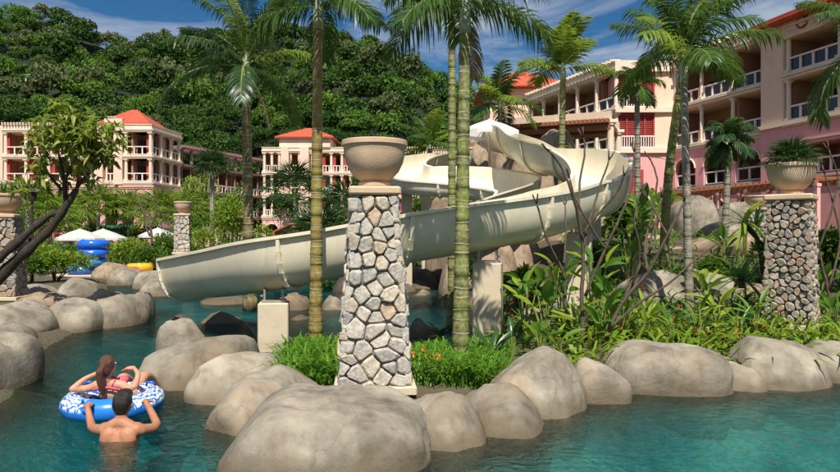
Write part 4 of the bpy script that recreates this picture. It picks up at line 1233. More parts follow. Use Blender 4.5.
def support(root, x, y, zb, zt, w=.46, rz=.0, wt=None):
    o_ = Vector(root.location)
    b = MB(); b.bevbox(Vector((x, y, (zb + zt) / 2)) - o_, (w, w, zt - zb), .015, rz); b.build('support_column', M['cream'], root)
    b = MB(); b.box(Vector((x, y, zt + .02)) - o_, (w * .8, w * .6, .035), rz)
    for s in (-1, 1):
        b.box(Vector((x + s * .14, y, zt + .12)) - o_, (.03, .22, .18), rz)
        for q in (-1, 1): b.tube([Vector((x + s * .155, y + q * .07, zt + .1)) - o_, Vector((x + s * .19, y + q * .07, zt + .1)) - o_], .018, 6)
    b.build('saddle_bracket', M['steel'], root)

SL = empty('water_slide', (0.5, 12, 0.2), 'large cream open water slide sweeping from the rockwork in a wide bend to the pool', 'water slide')
# outer (camera side) rim points were measured first; travel runs from the top towards the mouth
main = [ # X, Y, z of the left rim and z of the right rim, seen along the travel
    (2.55, 23.2, 5.5, 5.6), (2.8, 20.8, 4.95, 5.25), (2.93, 19.3, 4.6, 4.94), (3.08, 17.95, 4.22, 4.46), (3.38, 17.15, 4.08, 4.20), (3.74, 16.46, 3.98, 3.96),
    (4.00, 15.3, 3.74, 3.56), (3.98, 14.4, 3.43, 3.26), (3.81, 13.71, 3.19, 3.05), (3.58, 13.24, 3.01, 2.90), (3.20, 12.70, 2.85, 2.77),
    (2.76, 12.23, 2.72, 2.67), (2.10, 11.60, 2.53, 2.50), (0.93, 10.83, 2.32, 2.30), (-0.28, 10.40, 2.12, 2.11), (-1.25, 10.22, 1.92, 1.91),
    (-2.17, 10.36, 1.73, 1.72), (-3.19, 11.26, 1.54, 1.53), (-4.44, 12.60, 1.34, 1.33),
]
S, C = flume(SL, main, w=.56, h=.77, seg=10)
support(SL, -2.28, 10.2, -1.2, .74, .46, .15)
support(SL, 1.12, 10.75, 0.05, 1.33, .46, -.2)
support(SL, 3.1, 12.75, 0.1, 1.80, .5, -.3)
support(SL, 3.9, 15.2, .3, 2.5, .5)

SR = empty('water_slide', (1, 18, 0.2), 'second cream water slide making a tighter bend behind the stone pillar and big slide', 'water slide')
rear = [
    (1.1, 25.5, 5.0, 5.0), (0.4, 24.0, 4.75, 4.75), (-0.15, 22.6, 4.45, 4.45), (-0.45, 21.4, 4.1, 3.9),
    (-0.1, 20.3, 3.92, 3.5), (0.8, 19.95, 3.9, 3.36), (1.75, 19.75, 3.84, 3.25), (2.5, 19.1, 3.62, 3.12),
    (2.72, 18.1, 3.35, 2.98), (2.2, 17.2, 3.0, 2.75), (1.2, 16.8, 2.6, 2.5), (-.2, 16.6, 2.2, 2.2), (-1.6, 16.5, 1.8, 1.8),
]
flume(SR, rear, w=.56, h=.60, seg=7)
support(SR, -.42, 21.0, -.6, 3.3, .34)
support(SR, .2, 23.6, .2, 3.9, .34)

# =====================================================================
# STONE PILLARS WITH URNS
# =====================================================================
def voronoi_cells(W, H, cell, rng, jit=.46):
    nx, nz = max(2, round(W / cell)), max(2, round(H / cell))
    pts = {}
    for i in range(-1, nx + 1):
        for j in range(-1, nz + 1):
            pts[(i, j)] = ((i + .5 + rng.uniform(-jit, jit) + (.5 if j % 2 else 0) - .25) * W / nx, (j + .5 + rng.uniform(-jit, jit)) * H / nz)
    cells = []
    for (i, j), p in pts.items():
        poly = [(0, 0), (W, 0), (W, H), (0, H)]
        for (k, l), q in pts.items():
            if (k, l) == (i, j) or abs(k - i) > 3 or abs(l - j) > 3: continue
            mx_, my_ = (p[0] + q[0]) / 2, (p[1] + q[1]) / 2; dx, dy = q[0] - p[0], q[1] - p[1]
            new = []
            for a in range(len(poly)):
                A, B = poly[a], poly[(a + 1) % len(poly)]
                da = (A[0] - mx_) * dx + (A[1] - my_) * dy; db = (B[0] - mx_) * dx + (B[1] - my_) * dy
                if da <= 0: new.append(A)
                if (da < 0) != (db < 0) and abs(da - db) > 1e-12:
                    t = da / (da - db); new.append((A[0] + (B[0] - A[0]) * t, A[1] + (B[1] - A[1]) * t))
            poly = new
            if len(poly) < 3: break
        if len(poly) >= 3:
            ar = sum(poly[a][0] * poly[(a + 1) % len(poly)][1] - poly[(a + 1) % len(poly)][0] * poly[a][1] for a in range(len(poly))) / 2
            if ar > .12 * (W / nx) * (H / nz): cells.append(poly)
    return cells

def stone_pillar(loc, w_bot, w_top, H, rz, label, cell, mat, gap=.005, proud=.058, rough=.85, base=True, faces=(0, 1, 2, 3), joined=False, cap_w=1.12, round_=.0):
    T = empty('stone_pillar', loc, label, 'pillar', 'stone pillars carrying urns', rz)
    rng = random.Random(int(abs(loc[0]) * 100) + 5)
    b = MB()
    hb, ht = w_bot / 2 - proud, w_top / 2 - proud
    b.add([(-hb, -hb, 0), (hb, -hb, 0), (hb, hb, 0), (-hb, hb, 0), (-ht, -ht, H), (ht, -ht, H), (ht, ht, H), (-ht, ht, H)],
          [(0, 3, 2, 1), (4, 5, 6, 7), (0, 1, 5, 4), (1, 2, 6, 5), (2, 3, 7, 6), (3, 0, 4, 7)])
    b.build('mortar_core', M['mortar'], T)
    jb = MB()
    for f in faces:
        rot = Matrix.Rotation(f * PI / 2, 3, 'Z')
        for poly in voronoi_cells(1.0, H, cell, rng) if False else voronoi_cells((w_bot + w_top) / 2, H, cell, rng):
            Wm = (w_bot + w_top) / 2
            cxp = sum(p[0] for p in poly) / len(poly); cyp = sum(p[1] for p in poly) / len(poly)
            size = math.sqrt(max((max(p[0] for p in poly) - min(p[0] for p in poly)) * (max(p[1] for p in poly) - min(p[1] for p in poly)), 1e-6))
            # soften corners
            pts = []
            for a in range(len(poly)):
                A, B = poly[a], poly[(a + 1) % len(poly)]
                if math.hypot(A[0] - B[0], A[1] - B[1]) < size * .12: continue
                fr = .15 + round_ * .07
                pts.append((A[0] + (B[0] - A[0]) * fr, A[1] + (B[1] - A[1]) * fr)); pts.append((A[0] + (B[0] - A[0]) * (1 - fr), A[1] + (B[1] - A[1]) * (1 - fr)))
            if len(pts) < 5: continue
            pr = proud * rng.uniform(.6, 1.35)
            tx, tz = rng.uniform(-rough, rough) * .25, rng.uniform(-rough, rough) * .25
            def pt(u, v, s, d):
                uu = cxp + (u - cxp) * s; vv = cyp + (v - cyp) * s
                k = max(0, 1 - gap / max(size / 2, .01)); uu = cxp + (uu - cxp) * k; vv = cyp + (vv - cyp) * k
                hw = (w_bot + (w_top - w_bot) * vv / H) / 2
                x = (uu / Wm - .5) * 2 * (hw - .002)
                dd = d + (uu - cxp) * tx + (vv - cyp) * tz if d > 0 else 0
                return rot @ Vector((x, -(hw - proud) - dd + 0.012 * (d == 0), vv))
            c0 = rot @ Vector(((cxp / Wm - .5) * (w_bot + (w_top - w_bot) * cyp / H), -(w_bot + (w_top - w_bot) * cyp / H) / 2 + proud, cyp))
            rings = [[pt(u, v, 1.0, 0) for u, v in pts], [pt(u, v, .985 + rng.uniform(-.03, .02), pr * .62) for u, v in pts], [pt(u, v, .80 + rng.uniform(-.07, .05), pr * rng.uniform(.92, 1.08)) for u, v in pts]]
            s = MB() if not joined else jb
            s.loft([[v - (c0 if not joined else Vector((0, 0, 0))) for v in r] for r in rings], True, True)
            if not joined:
                me = s.mesh('stone', M[mat], False)
                link('stone', me, T, c0)
    if joined:
        jb.build('stonework', M[mat], T)
    if base:
        b = MB(); b.bevbox((0, 0, -.04), (w_bot * 1.1, w_bot * 1.1, .09), .012); b.build('base_plate', M['cream'], T)
        b = MB(); b.bevbox((0, 0, -.36), (w_bot * .92, w_bot * .92, .56), .012); b.build('plinth', M['wood'] if base == 'wood' else M['mortar'], T)
    b = MB(); b.bevbox((0, 0, H + .045), (w_top * cap_w, w_top * cap_w, .09), .02); b.build('cap', M['urn'], T)
    return T

def urn(loc, r, h, label, name='urn_planter'):
    T = empty(name, loc, label, 'planter', 'cast stone urns on pillars')
    b = MB()
    b.lathe((0, 0, 0), [(r * .46, 0), (r * .50, .02 * h), (r * .50, .09 * h), (r * .44, .13 * h), (r * .56, .2 * h), (r * .74, .34 * h), (r * .86, .52 * h), (r * .925, .72 * h), (r * .94, .86 * h),
                        (r * .96, .885 * h), (r * 1.0, .895 * h), (r * 1.0, .985 * h), (r * .985, h), (r * .90, h), (r * .88, .97 * h), (r * .86, .86 * h), (r * .7, .78 * h)], 40, True, False)
    b.build('bowl', M['urn'], T, 'auto')
    for p in T.children[0].data.polygons: p.use_smooth = True
    try: T.children[0].data.set_sharp_from_angle(angle=R(35))
    except Exception: pass
    b = MB(); b.lathe((0, 0, 0), [(0.001, .84 * h), (r * .45, .86 * h), (r * .85, .85 * h)], 24, False, False); b.build('soil', M['soil'], T, True)
    return T

pl = P(374.5, 379, 7.1)
PL_Z = pl.z
stone_pillar((pl.x, 7.1, PL_Z), .78, .49, 1.99, R(5), 'large pale cut stone pillar with an empty urn standing centre front', .155, 'stone', base='wood')
urn((pl.x, 7.1, PL_Z + 2.083), .358, .50, 'big empty cast stone urn on the centre front pillar, in front of the slide')
p2 = P(791, 322, 9.6)
stone_pillar((p2.x, 9.6, p2.z), .66, .56, 1.78, R(-38), 'river stone pillar with rounded brown and grey stones at the right', .105, 'stonebrown', gap=.004, proud=.055, round_=2, rough=.8)
urn((p2.x, 9.6, p2.z + 1.873), .345, .45, 'cast stone urn on the right hand river stone pillar, holding a spiky palm')
p3 = P(6, 296, 15.5)
stone_pillar((p3.x, 15.5, p3.z), .72, .56, 1.85, R(8), 'shaded stone pillar at the left edge of the picture', .17, 'stonebrown')
urn((p3.x, 15.5, p3.z + 1.94), .40, .48, 'urn in tree shade on the left edge pillar')
p4 = P(183, 252, 28)
stone_pillar((p4.x, 28, p4.z), .70, .60, 1.55, R(10), 'small distant stone pillar seen above the slide mouth', .2, 'stone', joined=False, base=True, faces=(0,))
urn((p4.x, 28, p4.z + 1.643), .39, .52, 'small distant urn above the slide mouth with a low plant in it')
p5 = P(757, 250, 22.5)
stone_pillar((p5.x, 22.5, p5.z), .66, .56, 1.36, R(-30), 'rear stone pillar half hidden left of the river stone pillar', .17, 'stone', joined=False, faces=(0, 1))
urn((p5.x, 22.5, p5.z + 1.453), .40, .42, 'small rear urn just left of the right hand urn')
p6 = P(473, 160, 26)
stone_pillar((p6.x, 26, p6.z - 1.5), .5, .42, 1.9, R(5), 'slim pillar behind the ringed palm beside the white parasol', .2, 'stone', faces=(0,))
urn((p6.x, 26, p6.z + .49), .25, .34, 'smallest urn behind the ringed palm beside the white parasol')
# =====================================================================
# PALMS
# =====================================================================
def frond_mesh(key, L, el, curve, nl, ll, lw, mat, plume=0.0, hang=.35, bare=.12):
    """one pinnate leaf starting at the origin and arching out along +x; el start elevation, curve = how far it bends down (deg)"""
    def f():
        rng = np.random.default_rng(abs(hash(key)) % 9999 if False else sum(ord(c) for c in str(key)))
        K = 16; pts = []; x = z = 0; yaw = rng.uniform(-.1, .1); y = 0
        for k in range(K + 1):
            pts.append((x, y, z)); a = R(el - curve * (k / K) ** 1.25); x += math.cos(a) * L / K; z += math.sin(a) * L / K; y += yaw * L / K * (k / K)
        pts = np.array(pts)
        b = MB(); b.tube([tuple(p) for p in pts], [max(.022 * (1 - k / K) ** .8 * L / 1.8, .003) for k in range(K + 1)], 5)
        # leaflets
        t = np.linspace(bare, .995, nl); pos = np.stack([np.interp(t * K, np.arange(K + 1), pts[:, i]) for i in range(3)], 1)
        tg = unit(np.stack([np.interp(np.clip(t * K + .3, 0, K), np.arange(K + 1), pts[:, i]) for i in range(3)], 1) - np.stack([np.interp(np.clip(t * K - .3, 0, K), np.arange(K + 1), pts[:, i]) for i in range(3)], 1))
        arr = []
        for s in (-1, 1):
            side = unit(np.cross(tg, np.array([[0, 0, 1.0]]))) * s
            upv = np.cross(side, tg) * s * -1
            upv = np.where(upv[:, 2:3] < 0, -upv, upv)
            fw = .45 + .55 * t[:, None]
            d = unit(side + tg * fw + upv * (rng.uniform(-.25, .35, (nl, 1)) + plume * rng.normal(0, .7, (nl, 1))))
            ln = ll * np.sin(np.clip(.25 + t * 2.75, 0, PI)) ** .6 * rng.uniform(.85, 1.1, nl)
            ln = ln[:, None]
            W = lw
            nn = unit(np.cross(side, d)); w_ = unit(np.cross(nn, d))
            w_ = tg - d * np.sum(tg * d, 1, keepdims=True); w_ = unit(w_)
            dn = np.array([[0, 0, -1.0]])
            p0 = pos; p1 = pos + d * ln * .4 + dn * ln * hang * .10; p2 = pos + d * ln * .72 + dn * ln * hang * .38; p3 = pos + d * ln * .93 + dn * ln * hang * .85
            V = np.stack([p0 - w_ * W * .3, p0 + w_ * W * .3, p1 - w_ * W * .5, p1 + w_ * W * .5, p2 - w_ * W * .38, p2 + w_ * W * .38, p3], 1).reshape(-1, 3)
            i = np.arange(nl)[:, None] * 7
            Ft = np.concatenate([i + np.array([[0, 1, 3]]), i + np.array([[0, 3, 2]]), i + np.array([[2, 3, 5]]), i + np.array([[2, 5, 4]]), i + np.array([[4, 5, 6]])], 0)
            arr.append((V, Ft))
        V, Ft = join_arrays(arr)
        return b.mesh('midrib', M['rachis']), np_mesh('leaflets', V, Ft, M[mat])
    return shared(('fr', key, mat), f)

def palm(base, top, r0, r1, label, key, L=1.8, n=13, mats=('frond', 'frond', 'frondlight'), trunk='trunk_grey', ring_gap=.11, shaft=.5, els=(78, 55, 30, 8, -18), nl=46, ll=.42, lw=.03, bend=(0, 0), hang=.5, yaw0=0, ring_w=.006, curve=75, group='palm trees', name='palm_tree', plume=0., ringmat='ring', only=None, dead=0, low=.0):
    base = Vector(base); top = Vector(top)
    T = empty(name, base, label, 'palm', group)
    H = top - base
    ctrl = []
    for k in range(7):
        t = k / 6; o = H * t + Vector((bend[0], bend[1], 0)) * math.sin(PI * t); ctrl.append(tuple(o))
    Sx = smooth_poly(ctrl, 6)
    Ltot = H.length; nr_ = max(6, int(Ltot / ring_gap))
    Sx = [Vector(p) for p in Sx]
    def atl(t):
        q = t * (len(Sx) - 1); i = min(int(q), len(Sx) - 2); return Sx[i].lerp(Sx[i + 1], q - i)
    pts, rad = [], []
    bl = .25
    for k in range(nr_):
        for (f_, rr) in ((0.02, 1.0), (.5, .975), (.97, .955)):
            t = (k + f_) / nr_
            pts.append(atl(t)); sw = 1 + .38 * math.exp(-t * Ltot / bl); rad.append((r0 + (r1 - r0) * t) * rr * sw * (1 + .025 * math.sin(k * 2.3)))
    b = MB(); b.tube([Vector((0, 0, -.3))] + pts, [rad[0]] + rad, 14); b.build('trunk', M[trunk], T, True)
    # raised leaf scars, a ring every internode
    if ring_w > 0:
        b = MB(); each = key in ('p1', 'p2', 'p2b', 'p5', 'p6')
        for k in range(1, nr_):
            t = (k + .3 * math.sin(k * 3.1)) / nr_; p = atl(t); dirv = (atl(min(t + .02, 1)) - atl(max(t - .02, 0))).normalized()
            rr = (r0 + (r1 - r0) * t) * (1 + .38 * math.exp(-t * Ltot / bl)) + ring_w * .15
            tilt = Vector((math.sin(k * 1.7), math.cos(k * 2.1), 0)) * .10
            b.tube([p - (dirv + tilt) * ring_w, p + (dirv + tilt) * ring_w], [rr, rr * .985], 14)
            if each: b.build('leaf_scar', M[ringmat], T); b = MB()
        if not each: tag(b.build('leaf_scars', M[ringmat], T), kind='stuff')
    tp_ = atl(1.0)
    if shaft > 0:
        b = MB(); b.tube([tp_, tp_ + Vector((0, 0, shaft * .3)), tp_ + Vector((0, 0, shaft * .7)), tp_ + Vector((0, 0, shaft))], [r1 * 1.05, r1 * 1.12, r1 * .8, r1 * .4], 12); b.build('crown_shaft', M['shaft'], T, True)
    hub = tp_ + Vector((0, 0, shaft * .82))
    rng = random.Random(sum(ord(c) for c in key))
    for i in range(n):
        lev = i / max(n - 1, 1); e = els[min(int(lev * len(els)), len(els) - 1)]
        v = i % 3
        rb, lf = frond_mesh((key, e, v), L * (1 + .07 * (v - 1)), e + 6 * (v - 1), curve + 12 * (v - 1), nl, ll, lw, mats[(i * 2 + v) % len(mats)], plume, hang)
        th = yaw0 + i * 2.39996 + rng.uniform(-.25, .25)
        fo = link('frond', lf, T, hub - Vector((0, 0, lev * shaft * .25)), (rng.uniform(-.12, .12), rng.uniform(-.1, .1), th))
        link('midrib', rb, fo)
    for i in range(dead):
        rb, lf = frond_mesh((key, 'dead', i % 2), L * .6, -55, 30, 26, ll * .6, lw, 'dryleaf', .4, .9)
        fo = link('dry_frond', lf, T, hub - Vector((0, 0, shaft * .4)), (0, 0, yaw0 + i * 2.1)); link('midrib', rb, fo)
    return T

# the two big ringed stems in front
b1 = P(315.5, 352, 9.0); t1p = P(318, 30, 9.0)
palm((b1.x, 9.0, b1.z), (t1p.x, 9.0, t1p.z), .094, .066, 'tall ochre ringed palm in the water bank left of the stone pillar', 'p1', L=1.15, n=12, trunk='trunk_ochre', shaft=.5, els=(85, 68, 48, 28, 8), ll=.34, yaw0=.4, nl=60, hang=.8, curve=78, lw=.024, plume=.6)
b2 = P(460, 374, 7.85); t2p = P(465, 34, 7.85)
palm((b2.x, 7.85, b2.z), (t2p.x, 7.85, t2p.z), .100, .066, 'tallest green ringed palm in front of the slide right of the stone pillar', 'p2', L=1.25, n=12, trunk='trunk_green', shaft=.5, els=(86, 70, 52, 34, 10), ll=.36, yaw0=1.1, nl=60, hang=.8, curve=80, lw=.024, plume=.6, ring_gap=.13, ring_w=.008, dead=1)
b2 = P(452, 300, 12.6); t2p = P(452, 22, 12.6)
palm((b2.x, 12.6, b2.z - .4), (t2p.x, 12.6, t2p.z), .085, .07, 'slim green palm stem close behind the tallest ringed palm', 'p2b', L=1.6, n=9, trunk='trunk_green', shaft=.5, els=(80, 62, 45, 25), ll=.42, yaw0=2.1, nl=54, hang=.8, curve=80, plume=.5)
# mossy palm above the slide on the left
b3 = P(250, 262, 15.5); t3p = P(246, 86, 15.5)
palm((b3.x, 15.5, b3.z - .9), (t3p.x, 15.5, t3p.z), .13, .11, 'mossy trunked palm rising behind the slide at left with hanging dark fronds', 'p3', L=2.3, n=18, trunk='trunk_moss', shaft=.8, els=(88, 80, 70, 55, 30, 0), ll=.46, yaw0=.2, nl=54, mats=('fronddark', 'frond', 'fronddark', 'frondlight'), hang=.7, ring_w=.012, ring_gap=.16, dead=1, curve=70, lw=.032, plume=.2)
# twin stems on the right
b5 = P(664, 272, 13.6); t5p = P(683, 72, 12.6)
palm((b5.x, 13.6, b5.z - .2), (t5p.x, 12.6, t5p.z), .105, .075, 'leaning pale green palm stem, left of the twin pair by the hotel', 'p5', L=1.5, n=9, trunk='trunk_green', shaft=.5, els=(86, 74, 60, 44, 25), ll=.44, yaw0=0, bend=(-.1, 0), nl=54, hang=.7, curve=76, lw=.028, ring_w=.005, plume=.4)
b6 = P(690, 322, 10.9); t6p = P(684, 82, 10.9)
palm((b6.x, 10.9, b6.z - .15), (t6p.x, 10.9, t6p.z), .075, .058, 'upright palm stem, right of the twin pair, with the fullest crown', 'p6', L=1.6, n=14, trunk='trunk_grey', shaft=.5, els=(87, 76, 62, 45, 24), ll=.4, yaw0=.9, nl=60, hang=.7, curve=76, lw=.026, plume=.45, mats=('frond', 'frond', 'frondlight', 'frond'))
# mid distance palms
b7 = P(560, 222, 22.5); t7p = P(563, 80, 22.5)
palm((b7.x, 22.5, b7.z - 1), (t7p.x, 22.5, t7p.z), .13, .10, 'upright feathery palm before the white columned hotel range', 'p7', L=1.75, n=15, trunk='trunk_green', shaft=.6, els=(84, 74, 58, 40, 20), ll=.75, nl=42, mats=('frondlight', 'frond', 'frondlight'), hang=.35, curve=50, lw=.055)
b8 = P(500, 180, 28); t8p = P(500, 112, 28)
palm((b8.x, 28, b8.z - 1), (t8p.x, 28, t8p.z), .13, .10, 'leafy palm behind the start of the big slide', 'p8', L=1.9, n=14, trunk='trunk_grey', shaft=.5, els=(82, 68, 45, 20, 0), ll=.7, nl=42, mats=('frond', 'frondlight'), hang=.4, curve=65, lw=.05)
b9 = P(638, 225, 24); t9p = P(637, 90, 24)
palm((b9.x, 24, b9.z - 1), (t9p.x, 24, t9p.z), .13, .09, 'thin palm in front of the red louvred hotel windows with sparse crown', 'p9', L=1.0, n=11, trunk='trunk_grey', shaft=.35, els=(78, 50, 20, -20), ll=.42, nl=34, mats=('frond', 'fronddark', 'dryleaf'), hang=.6, curve=75, lw=.045, dead=4)
b10 = P(724, 240, 19); t10p = P(729, 146, 19)
palm((b10.x, 19, b10.z - .3), (t10p.x, 19, t10p.z), .11, .08, 'small bushy palm in the garden before the pink arches', 'p10', L=.85, n=15, trunk='trunk_grey', shaft=.25, els=(80, 55, 30, 0, -25), ll=.4, nl=38, mats=('frond', 'fronddark'), hang=.6, curve=85, lw=.04)
b11 = P(868, 300, 10.5); t11p = P(872, 60, 10.5)
palm((b11.x, 10.5, b11.z), (t11p.x, 10.5, t11p.z), .10, .08, 'palm just outside the right edge whose fronds hang over the hotel tower', 'p11', L=1.5, n=9, trunk='trunk_grey', shaft=.4, els=(75, 50, 20, -10, -30), ll=.4, yaw0=2.6, nl=50, mats=('frond', 'fronddark', 'frond'), hang=.7, curve=80)
bb = P(425, 200, 28); tb_ = P(430, 150, 28)
palm((bb.x, 28, bb.z - 1.5), (tb_.x, 28, tb_.z), .12, .09, 'small light green palm behind the centre urn', 'p12', L=1.7, n=11, trunk='trunk_grey', shaft=.25, els=(82, 60, 35, 10), ll=.6, nl=36, mats=('frondlight', 'frond'), hang=.4, curve=60, lw=.05)

# fan palms and cycad like clumps
def fan_leaf(key, r, n, w, mat, droop=.25):
    def f():
        rng = np.random.default_rng(sum(ord(c) for c in key))
        a = np.linspace(-2.1, 2.1, n) + rng.normal(0, .03, n)
        d = np.stack([np.cos(a), np.sin(a), rng.normal(0, .09, n)], 1); L = r * (.72 + .28 * np.cos(a * .6)) * rng.uniform(.9, 1.05, n)
        s = np.stack([-np.sin(a), np.cos(a), np.zeros(n)], 1)
        p0 = np.zeros((n, 3)); m1 = d * L[:, None] * .55; tip = d * L[:, None] - np.array([[0, 0, 1]]) * L[:, None] * droop
        V = np.stack([p0, m1 + s * w, tip, m1 - s * w, m1 + np.array([[0, 0, w * .6]])], 1).reshape(-1, 3)
        i = np.arange(n)[:, None] * 5
        return np_mesh('fan_leaf', V, np.concatenate([i + np.array([[0, 1, 4]]), i + np.array([[4, 1, 2]]), i + np.array([[0, 4, 3]]), i + np.array([[4, 2, 3]])], 0), M[mat])
    return shared(('fan', key, mat), f)

def fan_palm(loc, H, label, key, r=.9, n=16, mat='frond', stalk=.8, tr=.12, group='fan palms', spread=(80, -20)):
    T = empty('fan_palm', loc, label, 'palm', group)
    if H > .1:
        b = MB(); b.tube([(0, 0, -.3), (.02, 0, H * .5), (0, 0, H)], [tr * 1.1, tr, tr * .9], 10); b.build('trunk', M['trunk_grey'], T, True)
    st = shared(('stk', key), lambda: (lambda b: (b.tube([(0, 0, 0), (stalk * .5, 0, stalk * .03), (stalk, 0, 0)], .018, 5), b.mesh('stalk', M['rachis']))[1])(MB()))
    for i in range(n):
        e = R(spread[0] + (spread[1] - spread[0]) * i / n); th = i * 2.4
        s = link('leaf_stalk', st, T, (0, 0, H), (0, -e, th))
        link('fan_leaf', fan_leaf(key, r, 30, r * .032, mat), s, (stalk, 0, 0), (0, .25, 0))
    return T
def gp(px, Y, dz=0): X = (px - 420) / F * Y; return (X, Y, gh(X, Y) + dz)
fan_palm(gp(295, 36), 3.6, 'tall dark fan palm left of the ochre ringed stem', 'fa', 1.3, 20, 'fronddark', 1.2)
fan_palm(gp(322, 27), 2.2, 'wide dark fan palm between the ringed stem and centre urn', 'fb', 1.3, 20, 'fronddark', 1.2)
fan_palm(gp(345, 31), 2.4, 'dark fan palm close behind the centre urn', 'fc', 1.2, 16, 'fronddark', 1.1)
fan_palm(gp(212, 40), 5.6, 'slender bushy topped palm before the brown gallery', 'fd', .9, 24, 'fronddark', .6, .16)
for px, Y, H, lb in [(28, 33, 2.6, 'greyish fan palm at the left below the peach hotel wing'), (98, 44, 2.9, 'broad fan palm above the white parasols, left one'), (128, 46, 2.6, 'broad fan palm above the white parasols, middle one'),
                     (160, 42, 2.5, 'broad fan palm left of the small distant urn'), (70, 48, 2.4, 'fan palm behind the crown of the leaning tree'), (182, 50, 2.6, 'fan palm beneath the hotel corner'), (50, 38, 2.0, 'low fan palm behind the left bushes')]:
    fan_palm(gp(px, Y), H, lb, 'fe' + str(px % 3), 1.35, 18, 'frond' if px % 2 else 'frondlight', 1.1)

def spiky(loc, r, n, label, mat='darkleaf', w=.035, cat='plant', name='spiky_plant', group=None, els=(85, 5), stem=0.0, curv=.35):
    """rosette of strap leaves (each leaf a part)"""
    T = empty(name, loc, label, cat, group)
    def f():
        b = MB(); K = 6; rows = []
        for k in range(K + 1):
            t = k / K; rows.append([(t * r, -w * (1 - t ** 2) - .002, -curv * r * t * t + .0), (t * r, 0, -curv * r * t * t - w * .35 * (1 - t)), (t * r, w * (1 - t ** 2) + .002, -curv * r * t * t)])
        b.loft(rows, False, False); return b.mesh('leaf', M[mat])
    me = shared(('strap', r, w, mat, curv), f)
    if stem: bq = MB(); bq.tube([(0, 0, -.1), (0, 0, stem)], [.05, .04], 8); bq.build('stem', M['branch'], T, True)
    for i in range(n):
        e = R(els[0] + (els[1] - els[0]) * (i / n)) + rnd.uniform(-.15, .15)
        link('leaf', me, T, (0, 0, stem), (0, -e, i * 2.4 + rnd.uniform(-.3, .3)), [rnd.uniform(.75, 1.1)] * 3)
    return T
up = (p2.x, 9.6, p2.z + 1.873 + .385)
fp = fan_palm(up, .02, 'spiky fan leaved palm growing in the right hand urn', 'fu', .26, 26, 'fronddark', .26, .04, group=None, spread=(88, 5))
spiky((p5.x - .55, 21.5, gh(p5.x - .5, 21.5) + .4), 1.0, 22, 'stiff leaved dark rosette plant in the upper garden left of the small palm', 'darkleaf', .05)
SPN = spiky(P(745, 225, 13.2), .8, 16, 'screw pine with pale hanging strap leaves left of the right urn', 'limeleaf', .05, els=(80, -60), stem=.05, curv=.8)
b = MB(); b.tube([P(766, 290, 13), P(762, 258, 13.1), P(757, 238, 13.2), P(746, 226, 13.2)], [.06, .055, .05, .05], 8); o = b.build('trunk', M['bark'], SPN, True); o.location = -Vector(SPN.location)
spiky(P(741, 282, 10.6), .62, 20, 'bright strap leaved plant below the screw pine, left of the pillar', 'broadleaf', .04, els=(80, -20), stem=.05, curv=.6)
spiky(P(745, 300, 10.2), .4, 14, 'dark purple leaved rosette at the foot of the strap leaved plant', 'darkleaf', .035, els=(60, -30), curv=.6)
spiky((p4.x, 28, p4.z + 2.1), .5, 16, 'low plant growing in the small distant urn', 'shrubleaf', .03, els=(80, 20))
spiky(P(4, 195, 15.5), .45, 16, 'grey green tuft growing in the left edge urn', 'frond', .03, els=(80, 10))

# =====================================================================
# SHRUBS, GRASS, GROUND COVER
# =====================================================================
def shrub(loc, rx, ry, rz, n, L, W, mat, label, stems=5, name='shrub', cat='shrub', group=None, lobes=7):
    T = empty(name, loc, label, cat, group)
    cs = []
    for k in range(lobes):
        a = nr.uniform(0, 2 * PI); q = nr.uniform(0, .62) ; cs.append((math.cos(a) * q, math.sin(a) * q, nr.uniform(.32, .74), nr.uniform(.26, .46)))
    cs = np.array(cs)
    k = nr.integers(0, lobes, n); d = unit(nr.normal(0, 1, (n, 3))); d[:, 2] = np.where(d[:, 2] < -.4, -d[:, 2], d[:, 2])
    rr = cs[k, 3][:, None] * nr.uniform(.55, 1.05, (n, 1)); p = (cs[k, :3] + d * rr) * np.array([[rx, ry, rz]])
    p[:, 2] = np.maximum(p[:, 2], .02)
    dirs = unit(d * np.array([[1, 1, .6]]) + nr.normal(0, .5, (n, 3)) + np.array([[0, 0, .35]]))
    V, Ft = leaf_arrays(p, dirs, L * nr.uniform(.6, 1.25, n), W * nr.uniform(.7, 1.2, n))
    link('foliage', np_mesh('foliage', V, Ft, M[mat]), T)
    b = MB()
    for c in cs[:stems]:
        b.tube([(0, 0, -.1), (c[0] * rx * .4, c[1] * ry * .4, c[2] * rz * .5), (c[0] * rx, c[1] * ry, c[2] * rz)], [.02 + .012 * rz, .014 + .008 * rz, .006], 6)
    b.build('stems', M['branch'], T, True)
    return T

